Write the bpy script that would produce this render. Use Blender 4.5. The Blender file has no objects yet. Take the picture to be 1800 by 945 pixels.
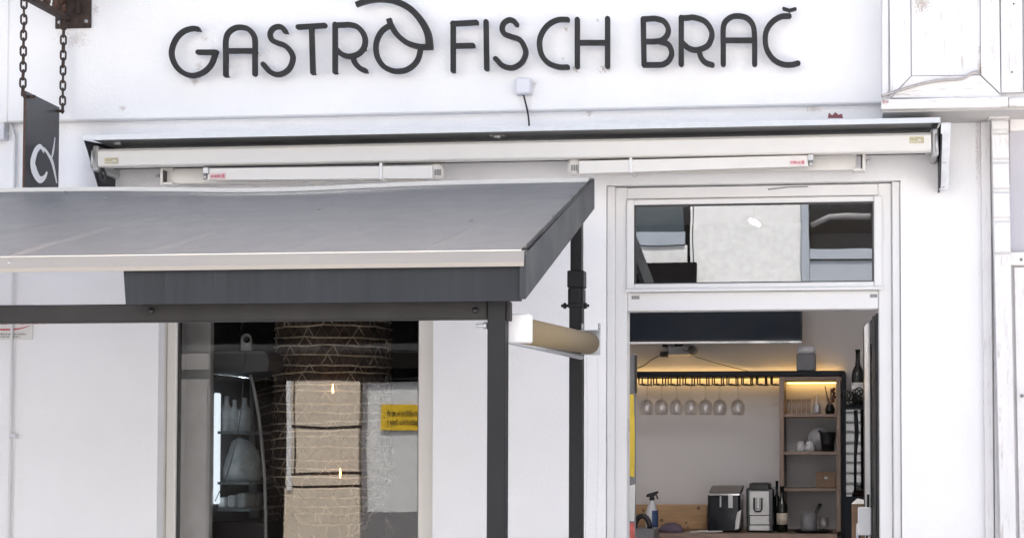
import bpy, math, random
from mathutils import Vector, noise as mnoise
R_ = math.radians
random.seed(7)
SC = bpy.context.scene
COL = SC.collection

# ------------------------------------------------------------------ camera
F_PX, CX, CY = 2940.0, 1181.0, 682.0            # focal length / principal point in pixels of the 1800 px wide photograph
YAW, PITCH = R_(6.2), R_(2.0)
CAM = Vector((0.0, -7.0, 1.58))
FW = Vector((-math.sin(YAW)*math.cos(PITCH), math.cos(YAW)*math.cos(PITCH), math.sin(PITCH)))
RT = Vector((math.cos(YAW), math.sin(YAW), 0.0))
UP = RT.cross(FW)
cd = bpy.data.cameras.new("camera"); cam = bpy.data.objects.new("camera", cd); COL.objects.link(cam)
cam.location = CAM; cam.rotation_euler = (R_(90)+PITCH, 0, YAW)
cd.sensor_width = 36; cd.lens = F_PX/1800*36
cd.shift_x = (900-CX)/1800; cd.shift_y = (CY-472.5)/1800
cd.clip_start = 0.05; cd.clip_end = 500
SC.camera = cam

# ------------------------------------------------------------------ light
SUN_EL, SUN_AZ = R_(58), R_(12)                  # the sun stands behind the restaurant: its front is in open shade
w = bpy.data.worlds.new("World"); SC.world = w; w.use_nodes = True
nt = w.node_tree; bg = nt.nodes["Background"]
sky = nt.nodes.new("ShaderNodeTexSky"); sky.sky_type = 'NISHITA'; sky.sun_disc = False
sky.sun_elevation = SUN_EL; sky.sun_rotation = SUN_AZ
sky.air_density = 1.0; sky.dust_density = 6.0; sky.ozone_density = 0.6
nt.links.new(sky.outputs[0], bg.inputs[0]); bg.inputs[1].default_value = 0.15
sd = bpy.data.lights.new("sun", 'SUN'); sun = bpy.data.objects.new("sun", sd); COL.objects.link(sun)
sd.energy = 4.6; sd.angle = R_(0.5); sd.color = (1.0, 0.95, 0.88)
sv = Vector((math.sin(SUN_AZ)*math.cos(SUN_EL), math.cos(SUN_AZ)*math.cos(SUN_EL), math.sin(SUN_EL)))
sun.rotation_euler = sv.to_track_quat('Z', 'Y').to_euler(); sun.location = (0, 20, 25)
SC.view_settings.view_transform = 'Standard'; SC.view_settings.look = 'None'
SC.view_settings.exposure = 1.40; SC.view_settings.gamma = 1.0
SC.render.film_transparent = False
SC.cycles.max_bounces = 10; SC.cycles.diffuse_bounces = 6; SC.cycles.transparent_max_bounces = 24
SC.cycles.use_denoising = True

# ------------------------------------------------------------------ pixel <-> place
def ray(px, py): return FW + RT*((px-CX)/F_PX) + UP*((CY-py)/F_PX)
def P(px, py, Y):                                # the point at depth Y seen at that pixel
    d = ray(px, py); return CAM + d*((Y-CAM.y)/d.y)
def PXP(px, py, X):                              # the same on a plane of constant X
    d = ray(px, py); return CAM + d*((X-CAM.x)/d.x)
def M_(px, py, Y):                               # seen as a mirror image in the panes: real place in front of them
    p = P(px, py, 2*0.1-Y); p.y = Y; return p

# ------------------------------------------------------------------ mesh helpers
WORLD = {}
def wl(o): return WORLD.get(o.name, Vector((0, 0, 0)))
def tag(o, label=None, cat=None, group=None, kind=None):
    if label: o['label'] = label
    if cat: o['category'] = cat
    if group: o['group'] = group
    if kind: o['kind'] = kind
    return o
def thing(name, loc, label, cat, group=None):
    o = bpy.data.objects.new(name, None); COL.objects.link(o); o.empty_display_size = 0.1
    o.location = loc; WORLD[o.name] = Vector(loc)
    return tag(o, label, cat, group)
class MB:
    def __init__(s): s.v = []; s.f = []; s.sm = []
    def add(s, vs, fs, smooth=False):
        n = len(s.v); s.v += [Vector(v) for v in vs]
        for f in fs: s.f.append([i+n for i in f]); s.sm.append(smooth)
        return s
    def box(s, a, b, bev=0.0):
        x0, x1 = sorted((a[0], b[0])); y0, y1 = sorted((a[1], b[1])); z0, z1 = sorted((a[2], b[2]))
        if bev <= 0 or min(x1-x0, y1-y0, z1-z0) < 2.2*bev:
            vs = [(x, y, z) for x in (x0, x1) for y in (y0, y1) for z in (z0, z1)]
            return s.add(vs, [(0,1,3,2),(4,6,7,5),(0,4,5,1),(2,3,7,6),(0,2,6,4),(1,5,7,3)])
        # bevelled box
        vs = []; idx = {}
        for ix, x in enumerate((x0, x1)):
            for iy, y in enumerate((y0, y1)):
                for iz, z in enumerate((z0, z1)):
                    sx = bev*(1-2*ix); sy = bev*(1-2*iy); sz = bev*(1-2*iz)
                    idx[ix,iy,iz,0] = len(vs); vs.append((x, y+sy, z+sz))
                    idx[ix,iy,iz,1] = len(vs); vs.append((x+sx, y, z+sz))
                    idx[ix,iy,iz,2] = len(vs); vs.append((x+sx, y+sy, z))
        fs = []
        I = idx
        for k in (0, 1):
            fs.append([I[k,0,0,0], I[k,0,1,0], I[k,1,1,0], I[k,1,0,0]])
            fs.append([I[0,k,0,1], I[0,k,1,1], I[1,k,1,1], I[1,k,0,1]])
            fs.append([I[0,0,k,2], I[0,1,k,2], I[1,1,k,2], I[1,0,k,2]])
        for a_ in (0, 1):
            for b_ in (0, 1):
                fs.append([I[a_,b_,0,0], I[a_,b_,1,0], I[a_,b_,1,1], I[a_,b_,0,1]])
                fs.append([I[a_,0,b_,0], I[a_,1,b_,0], I[a_,1,b_,2], I[a_,0,b_,2]])
                fs.append([I[0,a_,b_,1], I[1,a_,b_,1], I[1,a_,b_,2], I[0,a_,b_,2]])
                for c_ in (0, 1): fs.append([I[a_,b_,c_,0], I[a_,b_,c_,1], I[a_,b_,c_,2]])
        return s.add(vs, fs)
    def pbox(s, x0, y0, x1, y1, Yf, Yb, bev=0.0):
        xm, ym = (x0+x1)/2, (y0+y1)/2
        return s.box((P(x0, ym, Yf).x, Yf, P(xm, y0, Yf).z), (P(x1, ym, Yf).x, Yb, P(xm, y1, Yf).z), bev)
    def prism(s, poly, vec):                      # closed polygon (3-D points) pushed along vec
        n = len(poly); a = [Vector(p) for p in poly]; b = [p+Vector(vec) for p in a]
        fs = [list(range(n)), list(range(2*n-1, n-1, -1))]
        fs += [[i, (i+1) % n, (i+1) % n+n, i+n] for i in range(n)]
        return s.add(a+b, fs)
    def tube(s, pts, r, n=6, closed=False, smooth=True):
        pts = [Vector(p) for p in pts]; m = len(pts); rings = []
        rr = r if isinstance(r, (list, tuple)) else [r]*m
        u = None
        for i, p in enumerate(pts):
            t = (pts[(i+1) % m]-pts[i-1]) if (closed or 0 < i < m-1) else (pts[1]-pts[0] if i == 0 else pts[-1]-pts[-2])
            if t.length < 1e-9: t = Vector((0, 0, 1))
            t.normalize()
            if u is None:
                u = t.orthogonal().normalized()
            u = (u-t*u.dot(t))
            u = u.normalized() if u.length > 1e-6 else t.orthogonal().normalized()
            v = t.cross(u)
            rings.append([p+(u*math.cos(2*math.pi*k/n)+v*math.sin(2*math.pi*k/n))*rr[i] for k in range(n)])
        fs = []
        for i in range(m if closed else m-1):
            j = (i+1) % m
            for k in range(n): fs.append([i*n+k, i*n+(k+1) % n, j*n+(k+1) % n, j*n+k])
        if not closed: fs += [list(range(n-1, -1, -1)), [(m-1)*n+k for k in range(n)]]
        return s.add([q for rg in rings for q in rg], fs, smooth)
    def lathe(s, prof, c, n=20, axis=None):       # prof: (radius, height) pairs
        c = Vector(c); vs = []; fs = []; m = len(prof)
        for r, h in prof:
            for k in range(n):
                a = 2*math.pi*k/n; vs.append(c+Vector((r*math.cos(a), r*math.sin(a), h)))
        for i in range(m-1):
            for k in range(n): fs.append([i*n+k, i*n+(k+1) % n, (i+1)*n+(k+1) % n, (i+1)*n+k])
        if prof[0][0] > 1e-5: fs.append([k for k in range(n-1, -1, -1)])
        if prof[-1][0] > 1e-5: fs.append([(m-1)*n+k for k in range(n)])
        return s.add(vs, fs, True)
    def ribbon(s, pts, wd, org, ex, ez, ey, depth, caps=True):
        """flat stroke: 2-D pts in (ex, ez), half widths, pushed along ey by depth"""
        m = len(pts); ws = wd if isinstance(wd, (list, tuple)) else [wd]*m
        L = []; Rr = []
        for i in range(m):
            a = Vector(pts[max(0, i-1)]); b = Vector(pts[min(m-1, i+1)]); p = Vector(pts[i])
            t = (b-a); t = t.normalized() if t.length > 1e-9 else Vector((1, 0))
            nn = Vector((-t.y, t.x)); k = 1.0
            if 0 < i < m-1:
                t1 = (p-a); t1 = t1.normalized() if t1.length else t
                c = abs(Vector((-t1.y, t1.x)).dot(nn)); k = 1/max(c, 0.55)
            L.append(p+nn*ws[i]*k); Rr.append(p-nn*ws[i]*k)
        def cap(p, q, w_):
            if not caps: return []
            t = (p-q).normalized(); nn = Vector((-t.y, t.x)); out = []
            for k in range(1, 6):
                a = math.pi*k/6; out.append(p+nn*(-math.cos(a))*w_*-1*-1+t*math.sin(a)*w_ if False else p+nn*math.cos(a)*w_+t*math.sin(a)*w_)
            return out
        endc = cap(Vector(pts[-1]), Vector(pts[-2]), ws[-1]); stc = cap(Vector(pts[0]), Vector(pts[1]), ws[0])
        org, ex, ez, ey = Vector(org), Vector(ex), Vector(ez), Vector(ey)
        def w3(q, d): return org+ex*q.x+ez*q.y+ey*d
        vs = []; fs = []
        for d in (0, depth):
            for q in L: vs.append(w3(q, d))
            for q in Rr: vs.append(w3(q, d))
        n2 = 2*m
        for i in range(m-1):
            fs.append([i, i+1, m+i+1, m+i]); fs.append([n2+i, n2+m+i, n2+m+i+1, n2+i+1])
            fs.append([i, n2+i, n2+i+1, i+1]); fs.append([m+i, m+i+1, n2+m+i+1, n2+m+i])
        def addcap(c, li, ri):
            if not c:
                fs.append([li, ri, n2+ri, n2+li]); return
            b = len(vs)
            for d in (0, depth):
                for q in c: vs.append(w3(q, d))
            k = len(c); A = [li]+[b+i for i in range(k)]+[ri]; B = [n2+li]+[b+k+i for i in range(k)]+[n2+ri]
            fs.append(A); fs.append(B[::-1])
            for i in range(len(A)-1): fs.append([A[i], B[i], B[i+1], A[i+1]])
        addcap(endc, m-1, 2*m-1)
        addcap(stc[::1], m, 0) if stc else addcap([], 0, m)
        return s.add(vs, fs)
    def mesh(s, name, off, mat):
        me = bpy.data.meshes.new(name)
        me.from_pydata([v-off for v in s.v], [], s.f); me.polygons.foreach_set('use_smooth', s.sm)
        import bmesh
        bm = bmesh.new(); bm.from_mesh(me); bmesh.ops.recalc_face_normals(bm, faces=bm.faces); bm.to_mesh(me); bm.free()
        me.materials.append(mat); return me
    def build(s, name, mat, parent=None, loc=None, label=None, cat=None, group=None, kind=None):
        if parent is not None: base = wl(parent)
        elif loc is not None: base = Vector(loc)
        else:
            n = len(s.v); base = Vector((sum(v.x for v in s.v)/n, sum(v.y for v in s.v)/n, min(v.z for v in s.v)))
        o = bpy.data.objects.new(name, s.mesh(name, base, mat)); COL.objects.link(o)
        if parent is not None: o.parent = parent
        else: o.location = base
        WORLD[o.name] = base
        return tag(o, label, cat, group, kind)
def dup_tree(o, loc, label, parent=None):
    c = o.copy(); COL.objects.link(c)
    if parent is None:
        c.location = loc; WORLD[c.name] = Vector(loc)
        if label: c['label'] = label
    else: c.parent = parent
    for ch in o.children: dup_tree(ch, None, None, c)
    return c
def smooth(pts, k=5):                             # Catmull-Rom
    out = []; n = len(pts)
    Q = [Vector(p) for p in pts]
    for i in range(n-1):
        p0, p1, p2, p3 = Q[max(0, i-1)], Q[i], Q[i+1], Q[min(n-1, i+2)]
        for j in range(k):
            t = j/k
            out.append(0.5*((2*p1)+(p2-p0)*t+(2*p0-5*p1+4*p2-p3)*t*t+(3*p1-p0-3*p2+p3)*t**3))
    out.append(Q[-1]); return out
def ticks(mb, x0, y0, x1, y1, Y, dep, rnd, lo=1.5, hi=3.5, gap=1.2):   # fine print too small to read
    x = x0
    while x < x1-1:
        w_ = rnd.uniform(lo, hi); h = rnd.uniform(0.0, 0.3)*(y1-y0)
        mb.pbox(x, y0+h, min(x+w_, x1), y1, Y, Y+dep); x += w_+rnd.choice((gap, gap, gap*2.2))

# ------------------------------------------------------------------ materials
def mat(name, col, rough=0.6, metal=0.0, var=0.06, vs=6.0, bump=0.0, bs=60.0, spec=0.5, streak=None, coat=0.0):
    m = bpy.data.materials.new(name); m.use_nodes = True; n = m.node_tree.nodes; l = m.node_tree.links
    b = n["Principled BSDF"]; b.inputs["Roughness"].default_value = rough; b.inputs["Metallic"].default_value = metal
    b.inputs["Specular IOR Level"].default_value = spec
    if coat: b.inputs["Coat Weight"].default_value = coat; b.inputs["Coat Roughness"].default_value = 0.08
    tc = n.new("ShaderNodeTexCoord"); src = tc.outputs["Object"]
    ns = n.new("ShaderNodeTexNoise"); ns.inputs["Scale"].default_value = vs; ns.inputs["Detail"].default_value = 6
    if streak:
        mp = n.new("ShaderNodeMapping"); mp.inputs["Scale"].default_value = streak; l.new(src, mp.inputs[0]); l.new(mp.outputs[0], ns.inputs["Vector"])
    else: l.new(src, ns.inputs["Vector"])
    cr = n.new("ShaderNodeValToRGB"); e = cr.color_ramp.elements
    e[0].position = 0.3; e[1].position = 0.7
    e[0].color = [max(0, c*(1-var)) for c in col]+[1]; e[1].color = [min(1, c*(1+var)) for c in col]+[1]
    l.new(ns.outputs[0], cr.inputs[0]); l.new(cr.outputs[0], b.inputs["Base Color"])
    mr = n.new("ShaderNodeMapRange"); mr.inputs[1].default_value = 0.3; mr.inputs[2].default_value = 0.7
    mr.inputs[3].default_value = max(0.02, rough-0.08); mr.inputs[4].default_value = min(1, rough+0.08)
    l.new(ns.outputs[0], mr.inputs[0]); l.new(mr.outputs[0], b.inputs["Roughness"])
    if bump:
        nb = n.new("ShaderNodeTexNoise"); nb.inputs["Scale"].default_value = bs; nb.inputs["Detail"].default_value = 4
        l.new(src, nb.inputs["Vector"]); bp = n.new("ShaderNodeBump"); bp.inputs["Strength"].default_value = bump; bp.inputs["Distance"].default_value = 0.004
        l.new(nb.outputs[0], bp.inputs["Height"]); l.new(bp.outputs[0], b.inputs["Normal"])
    m["c"] = cr.name; return m
def emit(name, col, st):
    m = bpy.data.materials.new(name); m.use_nodes = True; n = m.node_tree.nodes; b = n["Principled BSDF"]
    b.inputs["Base Color"].default_value = (*[c*0.8 for c in col], 1)
    b.inputs["Emission Color"].default_value = (*col, 1); b.inputs["Emission Strength"].default_value = st; return m
def glass(name, tint, refl, rough=0.0, fres=True):
    m = bpy.data.materials.new(name); m.use_nodes = True; n = m.node_tree.nodes; l = m.node_tree.links
    n.remove(n["Principled BSDF"]); out = n["Material Output"]
    tr = n.new("ShaderNodeBsdfTransparent"); tr.inputs[0].default_value = (*tint, 1)
    gl = n.new("ShaderNodeBsdfGlossy"); gl.inputs["Roughness"].default_value = rough
    fr = n.new("ShaderNodeFresnel"); fr.inputs[0].default_value = 1.5
    ad = n.new("ShaderNodeMath"); ad.operation = 'ADD'; ad.use_clamp = True; ad.inputs[1].default_value = refl
    if fres: l.new(fr.outputs[0], ad.inputs[0])
    else: ad.inputs[0].default_value = 0.0
    mx = n.new("ShaderNodeMixShader")
    if fres:
        tc = n.new("ShaderNodeTexCoord"); nz = n.new("ShaderNodeTexNoise"); nz.inputs["Scale"].default_value = 3.2; nz.inputs["Detail"].default_value = 1.5
        l.new(tc.outputs["Object"], nz.inputs["Vector"]); bp = n.new("ShaderNodeBump"); bp.inputs["Strength"].default_value = 1.0; bp.inputs["Distance"].default_value = 0.00022
        l.new(nz.outputs[0], bp.inputs["Height"]); l.new(bp.outputs[0], gl.inputs["Normal"])
    l.new(ad.outputs[0], mx.inputs[0]); l.new(tr.outputs[0], mx.inputs[1]); l.new(gl.outputs[0], mx.inputs[2]); l.new(mx.outputs[0], out.inputs[0])
    return m
def stain(m, spots, col=(0.35, 0.27, 0.22), strength=0.75):
    """rust and dirt marks of the wall: small blotches at fixed places (object coordinates = world coordinates here)"""
    n = m.node_tree.nodes; l = m.node_tree.links; b = n["Principled BSDF"]
    prev = b.inputs["Base Color"].links[0].from_socket
    g = n.new("ShaderNodeNewGeometry"); nz = n.new("ShaderNodeTexNoise"); nz.inputs["Scale"].default_value = 130; nz.inputs["Detail"].default_value = 5
    l.new(g.outputs["Position"], nz.inputs["Vector"])
    for (p, rx, rz, st) in spots:
        sb = n.new("ShaderNodeVectorMath"); sb.operation = 'SUBTRACT'; l.new(g.outputs["Position"], sb.inputs[0]); sb.inputs[1].default_value = p
        sc_ = n.new("ShaderNodeVectorMath"); sc_.operation = 'MULTIPLY'; l.new(sb.outputs[0], sc_.inputs[0]); sc_.inputs[1].default_value = (1/rx, 2, 1/rz)
        ln = n.new("ShaderNodeVectorMath"); ln.operation = 'LENGTH'; l.new(sc_.outputs[0], ln.inputs[0])
        a = n.new("ShaderNodeMath"); a.operation = 'MULTIPLY_ADD'; l.new(ln.outputs["Value"], a.inputs[0]); a.inputs[1].default_value = -0.38
        l.new(nz.outputs[0], a.inputs[2])
        mr = n.new("ShaderNodeMapRange"); l.new(a.outputs[0], mr.inputs[0]); mr.inputs[1].default_value = 0.20; mr.inputs[2].default_value = 0.46
        mr.inputs[4].default_value = st*strength
        mx = n.new("ShaderNodeMixRGB"); l.new(mr.outputs[0], mx.inputs[0]); l.new(prev, mx.inputs[1]); mx.inputs[2].default_value = (*col, 1)
        prev = mx.outputs[0]
    l.new(prev, b.inputs["Base Color"])
def flaked(m, amt=0.5, streak=(30, 30, 3), under=(0.33, 0.27, 0.22)):
    """paint worn through along the grain"""
    n = m.node_tree.nodes; l = m.node_tree.links; b = n["Principled BSDF"]; prev = b.inputs["Base Color"].links[0].from_socket
    g = n.new("ShaderNodeNewGeometry"); mp = n.new("ShaderNodeMapping"); mp.inputs["Scale"].default_value = streak; l.new(g.outputs["Position"], mp.inputs[0])
    nz = n.new("ShaderNodeTexNoise"); nz.inputs["Scale"].default_value = 2.2; nz.inputs["Detail"].default_value = 9; nz.inputs["Roughness"].default_value = 0.72; l.new(mp.outputs[0], nz.inputs["Vector"])
    mr = n.new("ShaderNodeMapRange"); l.new(nz.outputs[0], mr.inputs[0]); mr.inputs[1].default_value = 0.71-0.1*amt; mr.inputs[2].default_value = 0.80-0.1*amt
    mr.inputs[4].default_value = 0.5
    mx = n.new("ShaderNodeMixRGB"); l.new(mr.outputs[0], mx.inputs[0]); l.new(prev, mx.inputs[1]); mx.inputs[2].default_value = (*under, 1)
    l.new(mx.outputs[0], b.inputs["Base Color"])

W_BAND = mat("render_band", (0.80, 0.79, 0.78), 0.85, var=0.03, vs=2.5, bump=0.6, bs=70)
W_WALL = mat("render_wall", (0.80, 0.797, 0.803), 0.85, var=0.035, vs=2.0, bump=0.6, bs=60)
W_UPVC = mat("white_frame", (0.67, 0.665, 0.66), 0.35, var=0.015, vs=4)
W_ALU = mat("white_powder_coat", (0.64, 0.62, 0.585), 0.4, var=0.03, vs=5)
W_WOOD = mat("old_white_paint", (0.71, 0.70, 0.70), 0.6, var=0.04, vs=9, bump=0.3, bs=40); flaked(W_WOOD, 1.45)
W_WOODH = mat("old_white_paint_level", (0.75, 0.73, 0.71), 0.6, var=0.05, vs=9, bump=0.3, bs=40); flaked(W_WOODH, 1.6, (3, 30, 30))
LETTER = mat("letter_iron", (0.026, 0.025, 0.025), 0.6, spec=0.25, var=0.35, vs=14, bump=0.1, bs=120)
STEEL = mat("dark_steel", (0.024, 0.0225, 0.022), 0.55, spec=0.25, var=0.3, vs=8, bump=0.1)
flaked(STEEL, 0.5, (14, 14, 14), (0.075, 0.07, 0.066)); STEEL2 = mat("dark_steel_post", (0.016, 0.016, 0.0175), 0.5, spec=0.25, var=0.2, vs=6)
flaked(STEEL2, 0.5, (9, 9, 3), (0.05, 0.05, 0.05)); RUST = mat("rusty_iron", (0.05, 0.033, 0.026), 0.75, metal=0.2, var=0.5, vs=35, bump=0.4, bs=150)
RUST2 = mat("rust_brown", (0.09, 0.045, 0.03), 0.8, var=0.5, vs=45, bump=0.5, bs=120)
MEMB = mat("roof_membrane", (0.124, 0.123, 0.124), 0.46, var=0.06, vs=5, bump=0.12, bs=90, spec=0.6)
FASC = mat("streaked_fascia", (0.026, 0.029, 0.034), 0.55, var=0.22, vs=3.0, streak=(12, 12, 0.4), spec=0.25); flaked(FASC, 0.8, (26, 26, .4), (0.15, 0.155, 0.155))
GABLE = mat("gable_sheet", (0.040, 0.044, 0.050), 0.55, spec=0.3, var=0.12, vs=5)
TRIMM = mat("stainless_trim", (0.36, 0.335, 0.305), 0.5, metal=0.5, var=0.06, vs=4, streak=(0.6, 1, 8))
GALV = mat("galvanised", (0.52, 0.54, 0.56), 0.42, metal=0.5, var=0.07, vs=26)
GALVL = mat("bright_galvanised", (0.70, 0.72, 0.74), 0.5, metal=0.2, var=0.1, vs=26); ANTH = mat("anthracite_plate", (0.035, 0.037, 0.045), 0.55, spec=0.3, var=0.15, vs=10)
SOFF = mat("cover_underside", (0.24, 0.24, 0.24), 0.6, var=0.06)
ROLLF = mat("dark_rolled_cloth", (0.055, 0.05, 0.048), 0.9, var=0.1)
BLACK = mat("black_plastic", (0.012, 0.012, 0.014), 0.4, var=0.2)
BLACKG = mat("gloss_black", (0.008, 0.010, 0.014), 0.12, var=0.2)
NAVY = mat("blue_black_lacquer", (0.006, 0.009, 0.014), 0.45, var=0.2, spec=0.2)
W_WINF = mat("cream_window_frame", (0.70, 0.67, 0.62), 0.4, var=0.02)
REFLG = mat("reflected_grey", (0.72, 0.71, 0.71), 0.6, var=0.12, vs=7)  # pale tone imitates a grey reflection in the glass
SCREEN = mat("tv_screen", (0.005, 0.011, 0.022), 0.6, var=0.0, spec=0.3)
BEIGE = mat("beige_blind_cloth", (0.235, 0.178, 0.10), 0.85, var=0.05, vs=40, bump=0.1, bs=300)
PLATE = mat("sign_plate", (0.075, 0.075, 0.08), 0.38, metal=0.35, var=0.25, vs=5, streak=(6, 1, 1))
WHITE = mat("white_paint", (0.82, 0.82, 0.82), 0.5, var=0.02)
BOXW = mat("grey_white_box", (0.62, 0.62, 0.65), 0.5, var=0.02)
RED = mat("red_print", (0.45, 0.03, 0.05), 0.5); PINK = mat("pink_label", (0.70, 0.55, 0.54), 0.5, var=0.1); PINKP = mat("faded_red_print", (0.50, 0.16, 0.18), 0.5)
GREYP = mat("grey_print", (0.22, 0.22, 0.22), 0.6); PAPER = mat("off_white_sign", (0.66, 0.65, 0.62), 0.5, var=0.03)
OCHRE = mat("ochre_label", (0.42, 0.37, 0.22), 0.5, var=0.15, vs=60)
INWALL = mat("inside_wall", (0.70, 0.69, 0.695), 0.9, var=0.02, vs=2)
BLACKOUT = mat("blackout_sheet", (0.012, 0.011, 0.011), 0.95, var=0.2, spec=0.05)  # near-black for sheets added to keep areas dark
FLOORM = mat("floor_boards", (0.18, 0.13, 0.09), 0.6, var=0.2)
OAK = mat("walnut_board", (0.255, 0.18, 0.138), 0.5, var=0.2, vs=3, streak=(3, 3, 25))
OAKV = mat("walnut_board_upright", (0.255, 0.18, 0.138), 0.5, var=0.2, vs=3, streak=(25, 3, 3))
PINE = mat("pine_board", (0.42, 0.26, 0.13), 0.55, var=0.2, vs=2.5, streak=(2, 4, 22))
SILVER = mat("machine_silver", (0.48, 0.48, 0.48), 0.4, metal=0.5, var=0.05)
CHROME = mat("chrome", (0.75, 0.75, 0.76), 0.15, metal=1.0, var=0.02)
YELLOW = mat("yellow_paper", (0.70, 0.50, 0.05), 0.6, var=0.15, vs=14)
GREYPNL = mat("grey_panel", (0.17, 0.17, 0.18), 0.55, var=0.1, vs=7)
PURPLE = mat("purple_cloth", (0.12, 0.09, 0.13), 0.9, var=0.2, vs=25, bump=0.4)
BLUELAB = mat("blue_label", (0.03, 0.06, 0.16), 0.5, var=0.3, vs=40)
TWIG = mat("willow_twig", (0.62, 0.49, 0.37), 0.8, var=0.35, vs=30)
TWIGD = mat("dark_willow", (0.20, 0.125, 0.085), 0.85, var=0.35, vs=30)
DKGLASS = mat("dark_bottle", (0.008, 0.010, 0.008), 0.12, var=0.1)
CARD = mat("brown_card", (0.22, 0.14, 0.09), 0.7, var=0.15, vs=20)
PANE = glass("window_pane", (0.92, 0.93, 0.93), 0.06)
PANET = glass("transom_pane", (0.55, 0.57, 0.58), 0.25)
THING = glass("thin_glass", (0.955, 0.95, 0.95), 0.13, 0.03, False)
FRPANE = glass("fridge_pane", (0.93, 0.95, 0.96), 0.05)
FRGLOSS = glass("cooler_pane", (0.10, 0.12, 0.14), 0.10, 0.02)
LED = emit("led_strip_light", (1.0, 0.60, 0.17), 3.6)
BULB = emit("bulb_glow", (1.0, 0.44, 0.10), 12.0)
TUBE = emit("cold_tube_light", (0.90, 0.95, 1.0), 0.62)
FILLGLOW = emit("fridge_fill_glow", (0.90, 0.95, 1.0), 30.0)  # added fill, brightens the fridge contents
CEIL = emit("ceiling_lamp_glow", (1.0, 0.97, 0.97), 580.0)
STREET = mat("street_paving", (0.385, 0.38, 0.385), 0.85, var=0.12, vs=3, bump=0.3, bs=30)
OPPW = mat("opposite_render", (0.57, 0.59, 0.61), 0.9, var=0.08, vs=16, bump=0.3)
OPPBE = mat("beige_shutter", (0.53, 0.47, 0.39), 0.7, var=0.05, vs=4)
OPPBL = mat("blue_grey_frame", (0.27, 0.31, 0.365), 0.5, var=0.04)
OPPDK = mat("dark_opening", (0.008, 0.007, 0.007), 0.8, var=0.2, spec=0.05)
OPPYE = mat("yellow_sign", (0.62, 0.42, 0.02), 0.5)

def grid_wall(mb, x0, x1, z0, z1, Yf, Yb, holes):
    xs = sorted({x0, x1, *[h[0] for h in holes], *[h[1] for h in holes]}); zs = sorted({z0, z1, *[h[2] for h in holes], *[h[3] for h in holes]})
    xs = [x for x in xs if x0 <= x <= x1]; zs = [z for z in zs if z0 <= z <= z1]
    def solid(i, k):
        if not (0 <= i < len(xs)-1 and 0 <= k < len(zs)-1): return False
        cx, cz = (xs[i]+xs[i+1])/2, (zs[k]+zs[k+1])/2
        return not any(h[0] < cx < h[1] and h[2] < cz < h[3] for h in holes)
    idx = {}
    def v(i, k, y):
        if (i, k, y) not in idx: idx[i, k, y] = len(mb.v); mb.v.append(Vector((xs[i], y, zs[k])))
        return idx[i, k, y]
    def q(*f): mb.f.append(list(f)); mb.sm.append(False)
    for i in range(len(xs)-1):
        for k in range(len(zs)-1):
            if not solid(i, k): continue
            for y in (Yf, Yb): q(v(i, k, y), v(i+1, k, y), v(i+1, k+1, y), v(i, k+1, y))
            if not solid(i-1, k): q(v(i, k, Yf), v(i, k+1, Yf), v(i, k+1, Yb), v(i, k, Yb))
            if not solid(i+1, k): q(v(i+1, k, Yf), v(i+1, k+1, Yf), v(i+1, k+1, Yb), v(i+1, k, Yb))
            if not solid(i, k-1): q(v(i, k, Yf), v(i+1, k, Yf), v(i+1, k, Yb), v(i, k, Yb))
            if not solid(i, k+1): q(v(i, k+1, Yf), v(i+1, k+1, Yf), v(i+1, k+1, Yb), v(i, k+1, Yb))

# ================================================================== SETTING
MB().box((-60, -60, -0.3), (60, 60, 0.0)).build("street", STREET, loc=(0, 0, 0), kind='structure')

# ================================================================== RESTAURANT BUILDING
XL = P(19, 500, 0).x; XR = P(1745, 500, 0).x
ZB = P(850, 196, -0.05).z                         # lower edge of the projecting upper band
TOPZ = 5.5; BACK = 3.55; THK = 0.3
win = (P(277, 760, 0).x, P(761, 760, 0).x, 0.85, 2.32)
door = (P(1065, 600, 0).x, P(1584, 600, 0).x, 0.0, P(1325, 321, 0).z)
bld = thing("restaurant_building", (-2, 0, 0), "white rendered restaurant front with a wide window and an open doorway", "building")
m = MB(); grid_wall(m, XL, XR, 0.0, ZB+0.02, 0.0, THK, [win, door]); fw = m.build("wall", W_WALL, bld)
m = MB(); m.box((XL, -0.05, ZB), (XR, THK-0.002, TOPZ), 0.006); band = m.build("upper_band", W_BAND, bld)
spots = [(P(343, 142, -0.05), .03, .035, .8), (P(350, 118, -0.05), .02, .03, .5), (P(130, 70, -0.05), .10, .05, .45), (P(215, 190, -0.05), .02, .02, .6),
         (P(1012, 122, -0.05), .03, .02, 1), (P(1062, 122, -0.05), .03, .025, 1), (P(994, 52, -0.05), .012, .012, .8), (P(937, 150, -0.05), .02, .02, .7),
         (P(360, 68, -0.05), .02, .02, .6), (P(455, 100, -0.05), .015, .015, .6), (P(1050, 36, -0.05), .01, .01, .7), (P(990, 103, -0.05), .01, .01, .6),
         (P(168, 18, -0.05), .02, .03, .5)]
stain(W_BAND, spots)
stain(W_WALL, [(P(1036, 196, 0), .02, .03, .9), (P(1430, 190, 0), .05, .03, .6), (P(1300, 262, 0), .01, .01, .5), (P(1718, 260, 0), .012, .2, .5)])
m = MB(); m.box((XL, THK, TOPZ-.25), (XR, BACK+.25, TOPZ)); m.build("roof", FASC, bld)
m = MB(); m.box((XL, BACK, 0.0), (XR, BACK+.25, TOPZ-.25)); m.build("back_wall", INWALL, bld)
XPART = -1.62
m = MB(); m.box((XPART-.06, THK, 0.0), (XPART+.06, BACK, 2.92)); m.build("added_partition", INWALL, bld)  # partition added to keep the bar's light off the window side
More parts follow.
